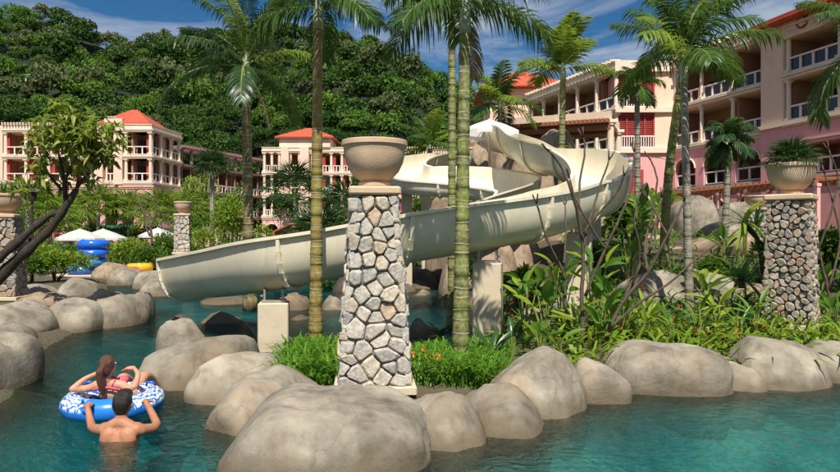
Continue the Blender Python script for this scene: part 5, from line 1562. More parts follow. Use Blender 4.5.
def blades(name, poly_fn, n, L, W, mat, label, cat='grass', up=1.0, lean=.55, curl=.35):
    """stuff: many arching strap blades over an area; poly_fn gives ground points"""
    pts = poly_fn(n); n = len(pts)
    th = nr.uniform(0, 2 * PI, n); ln = L * nr.uniform(.5, 1.25, n)
    hd = np.stack([np.cos(th), np.sin(th), np.zeros(n)], 1)
    d0 = unit(hd * nr.uniform(.1, lean, (n, 1)) + np.array([[0, 0, up]]))
    s = np.stack([-np.sin(th), np.cos(th), np.zeros(n)], 1); l_ = ln[:, None]
    w_ = W * nr.uniform(.7, 1.2, (n, 1))
    p1 = pts + d0 * l_ * .5; p2 = pts + d0 * l_ * .82 + hd * l_ * .18 * curl * 2 - np.array([[0, 0, 1]]) * l_ * .04; p3 = pts + d0 * l_ * .95 + hd * l_ * curl - np.array([[0, 0, 1]]) * l_ * .22 * curl * 2
    V = np.stack([pts - s * w_ * .35, pts + s * w_ * .35, p1 - s * w_ * .5, p1 + s * w_ * .5, p2 - s * w_ * .4, p2 + s * w_ * .4, p3], 1).reshape(-1, 3)
    i = np.arange(n)[:, None] * 7
    Ft = np.concatenate([i + np.array([[0, 1, 3]]), i + np.array([[0, 3, 2]]), i + np.array([[2, 3, 5]]), i + np.array([[2, 5, 4]]), i + np.array([[4, 5, 6]])], 0)
    return tag(link(name, np_mesh(name, V, Ft, M[mat])), label, cat, kind='stuff')

def area(px0, px1, Y0, Y1, dens=None):
    def f(n):
        Y = nr.uniform(Y0, Y1, n); px = nr.uniform(px0, px1, n); X = (px - 420) / F * Y; Z = ground_h(X, Y)
        k = Z > .04
        return np.stack([X, Y, Z], 1)[k]
    return f
blades('lily_grass', area(286, 352, 7.3, 9.0), 1300, .42, .024, 'grass', 'bright green strap leaved grass around the ochre palm stem', lean=.8, curl=.5)
blades('lily_grass', area(414, 505, 7.1, 8.9), 2100, .36, .022, 'grass', 'bright green strap leaved grass around the foot of the tallest palm', lean=.8, curl=.5)
blades('bamboo_grass', area(560, 860, 7.9, 10.0), 700, .40, .05, 'limeleaf', 'leafy ground cover strip behind the right bank boulders', 'ground cover', lean=1.2, curl=.6)
blades('dark_undergrowth', area(480, 860, 9.2, 15), 2600, .30, .04, 'shrubleaf', 'low leafy undergrowth filling the right garden', 'ground cover', lean=1.3, curl=.6)
blades('upper_undergrowth', area(560, 860, 15, 34), 1300, .42, .05, 'shrubleaf', 'low green planting on the upper garden terrace', 'ground cover', lean=1.3, curl=.6)
blades('far_undergrowth', area(-40, 420, 31, 62), 6000, .6, .09, 'shrubleaf', 'low planting between the far pool bank and the hotel', 'ground cover', lean=1.3, curl=.6)
# small fallen-leaf sized flowers
def flowers(pxs, Y0, Y1, n, mat, label, h=.3):
    Y = nr.uniform(Y0, Y1, n); px = nr.uniform(pxs[0], pxs[1], n); X = (px - 420) / F * Y; Z = ground_h(X, Y) + nr.uniform(.6, 1.1, n) * h
    c = np.stack([X, Y, Z], 1); k = 5
    pos = np.repeat(c, k, 0); d = unit(nr.normal(0, 1, (n * k, 3)) + np.array([[0, 0, .6]]))
    V, Ft = leaf_arrays(pos, d, .05, .02, .1)
    tag(link('flowers', np_mesh('flowers', V, Ft, M[mat])), label, 'flowers', kind='stuff')
flowers((408, 440), 7.1, 7.6, 9, 'orange_petal', 'small orange flowers in the grass right of the stone pillar', .36)
flowers((590, 790), 8.6, 10.2, 34, 'red_petal', 'red tipped bracts among the right bank ground cover', .36)
flowers((470, 660), 9.6, 11.2, 16, 'red_petal', 'red flowers among the broad leaved plants', .7)

# broad leaved clumps (each leaf a part)
def broad_leaf_mesh(key, L, W, mat, curl=.25):
    def f():
        K = 8; b = MB(); rows = []
        for k in range(K + 1):
            t = k / K; w_ = W * math.sin(PI * min(.04 + t * .94, 1)) ** .75 * .5
            x = L * t; z = -curl * L * t * t
            rows.append([(x, -w_, z + w_ * .35), (x, -w_ * .5, z + w_ * .12), (x, 0, z - .004), (x, w_ * .5, z + w_ * .12), (x, w_, z + w_ * .35)])
        b.loft(rows, False, False); return b.mesh('leaf', M[mat], True)
    return shared(('broad', key, mat), f)
def clump(loc, H, n, L, W, mat, label, name='broad_leaf_plant', cat='plant', group='broad leaved clumps in the garden', tilt=(70, 20)):
    T = empty(name, loc, label, cat, group)
    if W >= .15: H *= 1.3; n += 3
    for i in range(n):
        th = i * 2.4 + rnd.uniform(-.4, .4); hh = H * rnd.uniform(.45, 1.0); ln = rnd.uniform(.05, .22) * H
        tip = Vector((math.cos(th) * ln, math.sin(th) * ln, hh))
        b = MB(); b.tube([(0, 0, -.05), tuple(tip * .5), tuple(tip)], [.012, .010, .007], 5); st = b.build('leaf_stalk', M['rachis'], T)
        me = broad_leaf_mesh((round(L, 2), W), L, W, mat if rnd.random() < .8 else 'limeleaf')
        e = R(rnd.uniform(*sorted(tilt)))
        link('leaf', me, st, tip, (rnd.uniform(-.5, .5), -e, th), [rnd.uniform(.7, 1.1)] * 3)
    return T
for (px, py, Y, H, n, L, W, mt, lb) in [
    (492, 352, 8.2, .30, 9, .42, .10, 'darkleaf', 'dark upright leaved plant beside the egg shaped boulder'),
    (512, 340, 8.8, .35, 7, .36, .11, 'darkleaf', 'glossy dark clump just right of the second slide support'),
    (525, 318, 10.2, .75, 9, .42, .17, 'broadleaf', 'tall broad leaved clump left of the bare shrub'),
    (545, 330, 9.6, .70, 8, .42, .18, 'broadleaf', 'broad leaved clump under the slide belly behind the bare shrub'),
    (562, 322, 10.4, .8, 8, .42, .18, 'broadleaf', 'banana like clump at the foot of the bare shrub'),
    (596, 320, 10.0, .85, 10, .46, .20, 'broadleaf', 'large light green leaves right of the bare shrub stems'),
    (612, 330, 9.4, .5, 8, .36, .15, 'broadleaf', 'medium leaved clump below the tall slide support'),
    (578, 336, 9.2, .45, 8, .34, .13, 'limeleaf', 'yellow green clump in front of the tall slide support'),
    (640, 262, 16, 1.0, 10, .6, .22, 'broadleaf', 'leafy clump left of the leaning palm'),
    (655, 250, 18, 1.0, 10, .6, .22, 'broadleaf', 'leafy clump behind the leaning palm'),
    (706, 300, 11.8, .5, 10, .4, .13, 'shrubleaf', 'dark leafy clump right of the slab rock'),
    (820, 300, 10.8, .7, 10, .4, .14, 'broadleaf', 'leafy clump right of the river stone pillar'),
    (834, 318, 9.8, .6, 10, .4, .14, 'broadleaf', 'leafy clump at the right edge above the bank'),
    (770, 330, 9.0, .25, 8, .30, .05, 'limeleaf', 'narrow leaved tuft in front of the river stone pillar'),
    (806, 328, 8.9, .25, 8, .30, .05, 'limeleaf', 'narrow leaved tuft right of the pillar base'),
    (441, 300, 10.6, .1, 6, .30, .12, 'darkleaf', 'round dark leaf plant at the inner pool edge left of the palm stem'),
    (725, 262, 15, .5, 12, .55, .14, 'broadleaf', 'leafy clump below the long tan rock'),
    (600, 335, 8.9, .55, 9, .40, .13, 'broadleaf', 'upright leafy clump above the small squarish boulder'),
    (622, 330, 9.1, .45, 9, .34, .07, 'shrubleaf', 'narrow leaved clump above the wide flat topped boulder, left end'),
    (648, 328, 9.2, .50, 9, .34, .06, 'limeleaf', 'yellowish narrow leaved clump above the middle of the wide boulder'),
    (672, 330, 9.0, .38, 9, .32, .07, 'broadleaf', 'low broad clump in front of the slab rock'),
    (698, 328, 9.2, .48, 9, .36, .06, 'shrubleaf', 'grassy clump just right of the upright palm stem'),
    (716, 325, 9.4, .55, 10, .40, .09, 'limeleaf', 'light leafy clump between palm stem and river stone pillar'),
    (738, 330, 9.0, .45, 9, .36, .06, 'broadleaf', 'leafy clump above the low small boulder on the right bank'),
    (756, 326, 9.3, .50, 9, .34, .07, 'shrubleaf', 'dark leafy clump at the left foot of the river stone pillar'),
    (540, 345, 8.6, .40, 8, .34, .11, 'broadleaf', 'clump of broad leaves right behind the egg shaped boulder'),
    (558, 345, 8.5, .35, 8, .30, .09, 'shrubleaf', 'small clump left of the bare shrub base'),
    (630, 300, 12.5, .9, 10, .45, .16, 'broadleaf', 'tall broad leaved clump left of the slab rock'),
    (585, 290, 13.0, .9, 10, .45, .17, 'broadleaf', 'tall broad leaved clump beneath the slide bend')]:
    q = P(px, py, Y); clump((q.x, Y, max(gh(q.x, Y), .08)), H, n, L, W, mt, lb)
# shrubs
q = gp
shrub(q(30, 21), 1.5, 1.3, 1.0, 2400, .16, .07, 'shrubleaf', 'dense green bush on the left bank beside the shaded pillar', group=None)
shrub(q(55, 22), 1.3, 1.2, 1.15, 2400, .16, .07, 'limeleaf', 'light green bush on the left bank near the blue tubes', group=None)
shrub(q(70, 27), 1.4, 1.2, 1.2, 1800, .2, .08, 'shrubleaf', 'green bush behind the light bush on the left bank', group=None)
shrub(q(128, 31), 1.5, 1.2, 1.3, 1800, .2, .08, 'limeleaf', 'light green shrub across the channel right of the tubes', group=None)
shrub(q(152, 29), 1.3, 1.0, 1.1, 1600, .18, .08, 'shrubleaf', 'shrub across the channel just left of the slide mouth', group=None)
shrub(q(168, 33), 1.6, 1.2, 1.6, 1800, .2, .08, 'shrubleaf', 'shrub at the foot of the small distant pillar', group=None)
for i, (px, Y, w_, h, mt, lb) in enumerate([
    (205, 30, 1.6, 3.2, 'limeleaf', 'tall lime green shrub behind the slide right of the distant urn'),
    (225, 33, 1.8, 3.6, 'limeleaf', 'lime green shrub before the brown gallery posts'),
    (238, 27, 1.5, 2.6, 'shrubleaf', 'shrub close behind the mossy palm trunk on its left'),
    (262, 31, 1.6, 3.1, 'limeleaf', 'lime green shrub right of the mossy palm trunk'),
    (278, 28, 1.1, 2.2, 'yellowleaf', 'yellow flowering shrub right of the mossy palm'),
    (190, 36, 2.0, 2.8, 'shrubleaf', 'shrub behind the small distant pillar'),
    (140, 47, 2.2, 2.0, 'shrubleaf', 'green shrub behind the right parasol'),
    (100, 46, 2.2, 1.8, 'shrubleaf', 'green shrub behind the left parasols'),
    (300, 34, 1.6, 2.4, 'shrubleaf', 'green shrub behind the red brown railing'),
    (20, 30, 2.2, 2.6, 'shrubleaf', 'green shrub behind the shaded pillar at the left'),
    (650, 26, 1.4, 1.7, 'limeleaf', 'light green shrub between the palms below the pink bay'),
    (616, 19, .9, 1.2, 'limeleaf', 'light green feathery shrub right of the slide support'),
    (632, 16.5, .8, 1.1, 'shrubleaf', 'feathery shrub left of the leaning palm'),
    (668, 12.4, .5, .5, 'shrubleaf', 'small dark shrub on the slab rock'),
    (712, 12.6, .5, .55, 'shrubleaf', 'small dark shrub right of the slab rock'),
    (785, 13, .7, 1.0, 'shrubleaf', 'shrub behind the river stone pillar'),
    (828, 12.5, .7, 1.1, 'shrubleaf', 'shrub at the right edge behind the bare twigs'),
    (590, 13.4, .5, .9, 'limeleaf', 'lime shrub beneath the slide bend'),
    (520, 13.0, .5, .7, 'limeleaf', 'lime shrub below the slide belly'),
    (440, 24, 1.0, .8, 'shrubleaf', 'low shrub at the far side of the inner pool'),
    (480, 19.5, .8, .9, 'darkleaf', 'dark shrub under the rear slide bend'),
    (330, 22, 1.3, 1.3, 'darkleaf', 'dark shrub under the slide left of the stone pillar'),
    (365, 36, 2.0, 3.0, 'darkleaf', 'dark shrub behind the centre urn'),
    (400, 38, 2.2, 2.4, 'shrubleaf', 'tall shrub between the urn and the rear slide'),
    (450, 34, 2.0, 3.4, 'darkleaf', 'tall dark shrub behind the ringed palms'),
    (478, 36, 2.0, 4.4, 'shrubleaf', 'tall shrub behind the white parasol'),
    (690, 33, 1.6, 1.2, 'shrubleaf', 'low shrub before the pink terrace'),
    (750, 30, 1.6, 1.2, 'shrubleaf', 'low shrub below the pink arches'),
]):
    shrub(q(px, Y), w_, w_ * .8, h, 1500, .11 + .0035 * Y, .05 + .0012 * Y, mt, lb, group=None)
# background garden trees in front of the hotel
def garden_tree(loc, H, r, n, L, mat, label, trunk_r=.12, name='garden_tree', group='garden trees before the hotel'):
    T = empty(name, loc, label, 'tree', group)
    cs = []
    for k in range(11):
        a = nr.uniform(0, 2 * PI); q_ = nr.uniform(.1, .75) * r; cs.append((math.cos(a) * q_, math.sin(a) * q_, H - r * .7 + nr.uniform(-.5, .6) * r, nr.uniform(.28, .45) * r))
    cs = np.array(cs); k = nr.integers(0, 11, n); d = unit(nr.normal(0, 1, (n, 3)))
    p = cs[k, :3] + d * cs[k, 3][:, None] * nr.uniform(.5, 1.05, (n, 1))
    V, Ft = leaf_arrays(p, unit(d + nr.normal(0, .6, (n, 3))), L * nr.uniform(.6, 1.2, n), L * .45)
    link('crown', np_mesh('crown', V, Ft, M[mat]), T)
    b = MB(); fk = (0, 0, H * .45)
    b.tube([(0, 0, -.3), (.1, 0, H * .25), fk], [trunk_r, trunk_r * .8, trunk_r * .6], 8)
    for c in cs[:6]: b.tube([fk, ((fk[0] + c[0]) / 2, (fk[1] + c[1]) / 2, (fk[2] + c[2]) / 2 - .1), tuple(c[:3])], [trunk_r * .5, trunk_r * .3, trunk_r * .1], 6)
    b.build('trunk', M['bark'], T, True)
garden_tree(q(200, 56), 5.5, 2.6, 1500, .34, 'limeleaf', 'light green tree before the brown gallery wing')
garden_tree(q(232, 60), 5.0, 2.4, 1300, .34, 'shrubleaf', 'green tree right of the light green one before the gallery')
garden_tree(q(345, 66), 4.0, 2.2, 1300, .36, 'darkleaf', 'dark tree left of the cream distant hotel front')
garden_tree(q(420, 60), 5.2, 2.6, 1800, .38, 'shrubleaf', 'tall green tree behind the rear slide')
garden_tree(q(455, 70), 7.5, 3.4, 2200, .42, 'darkleaf', 'large dark tree between the hill and the columned hotel range')
garden_tree(q(15, 60), 4.5, 2.4, 1300, .34, 'shrubleaf', 'small tree at the left below the hotel balconies')
garden_tree(q(488, 62), 8.0, 3.0, 1500, .38, 'darkleaf', 'dark tree behind the white parasol and leafy palm')
# =====================================================================
# LEANING TREE, BARE SHRUBS
# =====================================================================
LT = empty('leaning_tree', (P(4, 290, 13.2).x, 13.2, 0.15), 'dark leaning tree with leafy crown in front of the left hotel wing', 'tree')
o_ = Vector(LT.location)
def pxl(pts): return [P(*p) - o_ for p in pts]
branches = [
    ([(-22, 300, 13.0), (8, 268, 13.2), (30, 248, 13.2), (52, 226, 13.3), (66, 206, 13.3), (76, 190, 13.3)], [.22, .17, .15, .13, .11, .09]),
    ([(-6, 262, 13.0), (22, 238, 13.1), (45, 218, 13.2), (58, 212, 13.3)], [.15, .12, .1, .08]),
    ([(76, 190, 13.3), (84, 178, 13.2), (96, 168, 13.0), (106, 158, 12.9)], [.06, .04, .028, .012]),
    ([(66, 206, 13.3), (64, 180, 13.2), (60, 160, 13.1), (56, 140, 13.1)], [.08, .055, .04, .015]),
    ([(64, 182, 13.2), (72, 165, 13.0), (80, 148, 12.9), (84, 128, 12.8)], [.05, .04, .03, .012]),
    ([(62, 190, 13.3), (50, 176, 13.5), (42, 160, 13.6), (38, 140, 13.6)], [.05, .035, .02, .01]),
    ([(30, 248, 13.2), (30, 220, 13.4), (24, 190, 13.6)], [.04, .025, .012]),
    ([(80, 150, 12.9), (94, 142, 12.8), (102, 136, 12.8)], [.025, .018, .008]),
    ([(76, 190, 13.3), (78, 176, 13.6), (70, 166, 13.9)], [.05, .03, .012]),
]
for i, (pts, rad) in enumerate(branches):
    b = MB(); S_ = smooth_poly([tuple(v) for v in pxl(pts)], 4); rr = np.interp(np.linspace(0, len(rad) - 1, len(S_)), np.arange(len(rad)), rad)
    rr = [r_ * .68 * (1 + .12 * math.sin(k * 1.9 + i) + .08 * math.sin(k * 4.7)) for k, r_ in enumerate(rr)]
    b.tube(S_, rr, 9); rr = 0
    b.build('trunk' if i == 0 else 'branch', M['bark'], LT, True)
cl = [(56, 134, 13.1, .38), (72, 122, 12.9, .42), (88, 126, 12.8, .42), (98, 140, 12.8, .38), (82, 142, 12.8, .40), (66, 148, 13, .38), (104, 158, 12.9, .28), (92, 160, 12.9, .32), (44, 148, 13.5, .34), (40, 168, 13.5, .25), (70, 166, 13.6, .30), (50, 186, 13.5, .26), (110, 150, 12.9, .2), (62, 118, 13.0, .28), (24, 190, 13.6, .2), (84, 176, 13.3, .22), (38, 128, 13.4, .22)]
arr = []
for (x, y, Y, r_) in cl:
    c = np.array(P(x, y, Y) - o_); m = int(130 * (r_ / .38) ** 2)
    # leaves gathered in whorls at twig ends
    tw = c + unit(nr.normal(0, 1, (m // 7, 3))) * r_ * nr.uniform(.35, 1.35, (m // 7, 1)) * np.array([[1.1, 1.1, .8]])
    p = np.repeat(tw, 7, 0); d = unit(nr.normal(0, 1, p.shape) + np.array([[0, 0, .35]]))
    arr.append(leaf_arrays(p, d, .24 * nr.uniform(.6, 1.2, len(p)), .095, .3))
V, Ft = join_arrays(arr)
link('foliage', np_mesh('foliage', V, Ft, M['treeleaf']), LT)

def bare_shrub(base, paths, label, group='bare frangipani shrubs', leaves=()):
    T = empty('bare_shrub', base, label, 'shrub', group); o_ = Vector(base)
    for i, (pts, r0_, r1_) in enumerate(paths):
        S_ = [Vector(s) for s in smooth_poly([tuple(P(*p) - o_) for p in pts], 4)]
        n_ = len(S_)
        S_ = [s + Vector((rnd.uniform(-.006, .006), rnd.uniform(-.006, .006), 0)) for s in S_]
        b = MB(); b.tube(S_, [1.3 * (r0_ + (r1_ - r0_) * k / (n_ - 1)) for k in range(n_)], 7)
        b.build('stem', M['branch'], T, True)
        # stubby forked tips
        e = S_[-1]; dv = (S_[-1] - S_[-3]).normalized()
        for q in range(2):
            dr = (dv + Vector((rnd.uniform(-.6, .6), rnd.uniform(-.4, .4), rnd.uniform(-.1, .5)))).normalized()
            b = MB(); b.tube([e, e + dr * .07, e + dr * .13 + Vector((0, 0, .02))], [r1_ * 1.3, r1_ * 1.2, r1_], 6); b.build('twig', M['branch'], T, True)
    for (x, y, Y, L, th, e) in leaves:
        me = broad_leaf_mesh(('fl', L), L, L * .28, 'broadleaf'); link('leaf', me, T, P(x, y, Y) - o_, (0, -e, th))
    return T
Yb = 8.9
bs = P(583, 345, Yb)
bare_shrub(bs, [
    ([(583, 346, Yb), (582, 300, Yb), (583, 250, Yb), (578, 215, Yb - .1), (571, 190, Yb - .2), (560, 165, Yb - .2), (549, 151, Yb - .3)], .024, .011),
    ([(583, 252, Yb), (589, 222, Yb + .1), (599, 190, Yb + .2), (609, 160, Yb + .2)], .016, .009),
    ([(578, 216, Yb - .1), (580, 182, Yb), (585, 150, Yb), (583, 138, Yb)], .014, .008),
    ([(583, 234, Yb), (600, 212, Yb - .1), (617, 192, Yb - .2), (624, 176, Yb - .3)], .013, .008),
    ([(585, 296, Yb), (604, 252, Yb - .1), (621, 215, Yb - .2), (632, 185, Yb - .2), (634, 152, Yb - .2)], .018, .009),
    ([(606, 250, Yb - .1), (590, 225, Yb - .2), (576, 200, Yb - .3), (570, 178, Yb - .3)], .012, .008),
], 'leafless branching shrub standing in front of the slide bend', leaves=[(552, 150, Yb - .3, .16, 2.6, .3), (561, 146, Yb - .3, .15, .2, .1), (588, 148, Yb, .14, .4, .2)])
bare_shrub(P(570, 345, 9.3), [
    ([(573, 345, 9.3), (566, 312, 9.3), (563, 272, 9.3), (548, 242, 9.2), (537, 204, 9.1)], .018, .009),
    ([(563, 272, 9.3), (566, 236, 9.4), (565, 205, 9.5)], .013, .008),
    ([(573, 320, 9.3), (560, 295, 9.2), (552, 270, 9.1)], .012, .008),
], 'thin leafless shrub left of the larger bare one, under the slide belly')
bare_shrub(P(606, 342, 8.7), [
    ([(604, 342, 8.7), (622, 303, 8.7), (648, 272, 8.6), (668, 234, 8.5), (684, 202, 8.5)], .022, .010),
    ([(624, 300, 8.7), (643, 258, 8.8), (655, 226, 8.9), (662, 198, 8.9)], .016, .009),
    ([(610, 328, 8.7), (640, 302, 8.6), (668, 284, 8.5), (702, 254, 8.4), (728, 238, 8.3)], .016, .007),
    ([(648, 272, 8.6), (645, 245, 8.7), (652, 215, 8.8), (657, 180, 8.8), (651, 160, 8.8)], .013, .008),
    ([(632, 288, 8.7), (640, 250, 8.5), (634, 220, 8.4), (640, 192, 8.4)], .012, .008),
    ([(668, 236, 8.5), (656, 214, 8.6), (648, 200, 8.6)], .010, .007),
], 'wide spreading leafless shrub reaching across the twin palm stems', leaves=[(650, 158, 8.8, .18, .3, .25), (655, 158, 8.8, .15, -.6, 0)])
bare_shrub(P(832, 320, 10.6), [
    ([(834, 330, 10.6), (828, 290, 10.6), (818, 250, 10.6), (812, 215, 10.5), (815, 180, 10.5)], .022, .009),
    ([(828, 290, 10.6), (840, 240, 10.6), (832, 200, 10.6), (822, 165, 10.6)], .016, .008),
    ([(818, 250, 10.6), (830, 215, 10.5), (838, 180, 10.5), (829, 150, 10.4)], .014, .008),
    ([(834, 310, 10.6), (850, 260, 10.6), (846, 220, 10.6), (838, 190, 10.6)], .016, .008),
    ([(821, 262, 10.6), (810, 240, 10.5), (806, 220, 10.4)], .012, .007),
], 'bare grey twigs at the right edge beside the river stone pillar')
# bare twigs leaning over the left bank far side
bare_shrub(P(150, 240, 30), [
    ([(152, 246, 30), (150, 225, 30), (142, 208, 30), (136, 196, 30)], .05, .02), ([(150, 228, 30), (156, 212, 30), (152, 198, 30)], .04, .02), ([(150, 236, 30), (144, 220, 30), (147, 200, 30)], .04, .02)],
    'distant leafless bush between the white parasols')

# =====================================================================
# PARASOLS, TUBES
# =====================================================================
def parasol(loc, r, h, label):
    T = empty('parasol', loc, label, 'umbrella', 'white parasols')
    b = MB(); b.tube([(0, 0, 0), (0, 0, h + .05)], .03, 8); b.build('pole', M['beam'], T)
    b = MB(); n = 8; top = (0, 0, h + .02)
    ring = [(r * math.cos(2 * PI * k / n + .3), r * math.sin(2 * PI * k / n + .3), h - .52 * (r / 1.3)) for k in range(n)]
    mid = [(x * .5, y * .5, (h + z) / 2 + .04) for x, y, z in ring]
    lowr = [(x * 1.0, y * 1.0, z - .12) for x, y, z in ring]
    b.add([top] + mid + ring + lowr, [(0, 1 + k, 1 + (k + 1) % n) for k in range(n)] + [(1 + k, 1 + n + k, 1 + n + (k + 1) % n, 1 + (k + 1) % n) for k in range(n)] + [(1 + n + k, 1 + 2 * n + k, 1 + 2 * n + (k + 1) % n, 1 + n + (k + 1) % n) for k in range(n)])
    b.build('canopy', M['canvas'], T)
    for k in range(n):
        b = MB(); b.tube([(0, 0, h - .02), (ring[k][0] * .98, ring[k][1] * .98, ring[k][2] - .02)], .012, 4); b.build('rib', M['beam'], T)
    b = MB(); b.lathe((0, 0, 0), [(.28, 0), (.28, .07), (.05, .1)], 12); b.build('base', M['mortar'], T)
for (px, pyt, Y, r_, lb) in [(80, 229, 33, 1.15, 'white parasol furthest left beyond the blue tubes'), (103, 229, 35, 1.2, 'white parasol second from the left, partly behind the first'), (158, 228, 34, .95, 'white parasol just left of the small distant urn')]:
    q = P(px, pyt, Y); g = gh(q.x, Y); parasol((q.x, Y, g), r_, q.z - g, lb)
q = P(489, 120, 20.9); parasol((q.x, 20.9, q.z - 2.7), 1.0, 2.7, 'large white parasol on the slide top platform behind the ringed palm')
b = MB(); b.bevbox((0, 0, -.15), (2.2, 2.0, .3), .02); o = b.build('platform', M['mortar'], None, False, (q.x, 21.4, q.z - 2.7)); tag(o, 'stone platform at the slide top under the parasol', 'platform')
b = MB(); b.bevbox((0, 0, 0), (2.0, 1.8, q.z - 3.0 - .2), .02); o = b.build('rock_base', M['rockbrown'], None, False, (q.x, 21.6, (q.z - 3.0 - .2) / 2 + .05)); tag(o, 'brown rock base that carries the slide top platform', 'rock base')

def torus_mesh(Rm, r, m, n=40, k=14, seams=True):
    b = MB(); rings = []
    for i in range(n):
        a = 2 * PI * i / n; ring = []
        rr = r * (1 + .025 * math.sin(i * PI / 2)) if seams else r
        for j in range(k):
            c = 2 * PI * j / k; ring.append(((Rm + rr * math.cos(c)) * math.cos(a), (Rm + rr * math.cos(c)) * math.sin(a), rr * math.sin(c)))
        rings.append(ring)
    rings.append(rings[0]); b.loft(rings, True, False); return b.mesh('ring', m, True)
def print_band(m_name):
    """white printed swirl pattern on blue vinyl"""
    m, n, l, b = new_mat(m_name); b.inputs['Roughness'].default_value = .28
    t = n.new('ShaderNodeTexCoord'); mp = n.new('ShaderNodeMapping'); mp.inputs['Scale'].default_value = (1, 1, .4); l.new(t.outputs['Object'], mp.inputs['Vector'])
    w_ = n.new('ShaderNodeTexWave'); w_.wave_type = 'RINGS'; w_.rings_direction = 'Z'; w_.inputs['Scale'].default_value = 8; w_.inputs['Distortion'].default_value = 9; w_.inputs['Detail'].default_value = 2; w_.inputs['Detail Scale'].default_value = 2
    l.new(mp.outputs[0], w_.inputs['Vector'])
    r = ramp(n, [(.32, (.02, .16, .62)), (.45, (.82, .84, .86))]); l.new(w_.outputs['Fac'], r.inputs['Fac'])
    sx = n.new('ShaderNodeSeparateXYZ'); l.new(t.outputs['Object'], sx.inputs[0])
    mr = n.new('ShaderNodeMapRange'); mr.inputs['From Min'].default_value = .0; mr.inputs['From Max'].default_value = .035; l.new(sx.outputs['Z'], mr.inputs['Value'])
    at = n.new('ShaderNodeMath'); at.operation = 'ARCTAN2'; l.new(sx.outputs['Y'], at.inputs[0]); l.new(sx.outputs['X'], at.inputs[1])
    ab = n.new('ShaderNodeMath'); ab.operation = 'ADD'; ab.inputs[1].default_value = 1.25; l.new(at.outputs[0], ab.inputs[0])
    a2 = n.new('ShaderNodeMath'); a2.operation = 'ABSOLUTE'; l.new(ab.outputs[0], a2.inputs[0])
    gt = n.new('ShaderNodeMath'); gt.operation = 'GREATER_THAN'; gt.inputs[1].default_value = .5; l.new(a2.outputs[0], gt.inputs[0])
    mu = n.new('ShaderNodeMath'); mu.operation = 'MULTIPLY'; l.new(gt.outputs[0], mu.inputs[0]); l.new(mr.outputs[0], mu.inputs[1])
    mxn = n.new('ShaderNodeMixRGB'); mxn.inputs['Color1'].default_value = (.02, .19, .66, 1); l.new(mu.outputs[0], mxn.inputs['Fac']); l.new(r.outputs['Color'], mxn.inputs['Color2'])
    l.new(mxn.outputs['Color'], b.inputs['Base Color']); return m
TB = empty('swim_tube', (-3.18, 6.78, .06), 'blue and white patterned swim tube floating in the foreground under the woman', 'swim tube')
link('ring', torus_mesh(.40, .125, print_band('printed_vinyl'), 56, 18), TB)
for a in (2.75, .35):
    pass
for a in (2.75, .35):
    b = MB(); b.tube([(.375 * math.cos(a) + .05, .375 * math.sin(a), .15), (.375 * math.cos(a) + .03, .375 * math.sin(a) - .02, .19), (.375 * math.cos(a) - .03, .375 * math.sin(a) - .02, .19), (.375 * math.cos(a) - .05, .375 * math.sin(a), .15)], .014, 8); b.build('handle', M['vinyl'], TB, True)
b = MB(); b.tube([(-.1, -.46, .12), (-.1, -.475, .145)], .016, 8); b.build('valve', M['vinylsky'], TB)

sp = (P(90, 270, 25.6).x, 25.6)
gz_ = .24
tm = torus_mesh(.40, .19, M['vinyl'])
rx_ = print_band('printed_vinyl_far')
for i, (dx, dy, dz, mm, tx, lb) in enumerate([
    (-.30, 0, .20, 'vinyl', .10, 'bottom blue swim tube of the stack on the far bank'), (0.02, .05, .47, 'vinylsky', .03, 'second blue swim tube from the bottom of the stack'), (.10, 0, .80, 'vinyl', -.04, 'third blue swim tube from the bottom of the stack'), (.12, .03, 1.14, 'vinyl', .02, 'topmost blue swim tube of the stack')]):
    t = empty('swim_tube', (sp[0] + dx, sp[1] + dy, gz_ + dz), lb, 'swim tube', 'stacked swim tubes'); t.rotation_euler = (tx, tx * .7, i)
    link('ring', tm if mm == 'vinyl' else torus_mesh(.40, .19, M[mm]), t)
    b = MB(); b.tube([(.5, 0, .12), (.53, 0, .18), (.44, 0, .22), (.38, 0, .19)], .02, 6); b.build('handle', M['vinylsky'], t)
t = empty('swim_tube', (sp[0] + 1.35, 27, .42), 'yellow swim tube lying right of the blue stack', 'swim tube', 'stacked swim tubes'); link('ring', torus_mesh(.36, .17, M['vinylyel']), t)
b = MB(); b.tube([(.5, 0, .1), (.5, 0, .17), (.42, 0, .19)], .02, 6); b.build('handle', M['vinylred'], t)
t = empty('swim_tube', (sp[0] + 1.05, 26.4, .34), 'orange swim tube lying beside the yellow one', 'swim tube', 'stacked swim tubes'); link('ring', torus_mesh(.36, .15, M['vinylred']), t)
b = MB(); b.tube([(.5, 0, .1), (.5, 0, .17), (.42, 0, .19)], .02, 6); b.build('handle', M['vinylyel'], t)
b = MB(); b.bevbox((0, 0, 0), (3.6, 3.2, .22), .03, .1); b.bevbox((2.6, .2, -.03), (2.0, 2.4, .14), .03, .1); o = b.build('paved_deck', M['paver'], None, False, (sp[0] + .4, 26.4, .12)); tag(o, kind='structure')
# low pink wall with green coping beyond the parasols
wv = empty('garden_wall', P(140, 250, 50), 'low pink garden wall with a green awning edge beyond the parasols', 'wall')
b = MB(); b.box((0, 0, .6), (12, .3, 2.2)); b.build('wall', M['rose'], wv)
b = MB(); b.box((-2, -.2, 1.8), (4, .7, .22)); b.build('awning', M['green_paint'], wv)
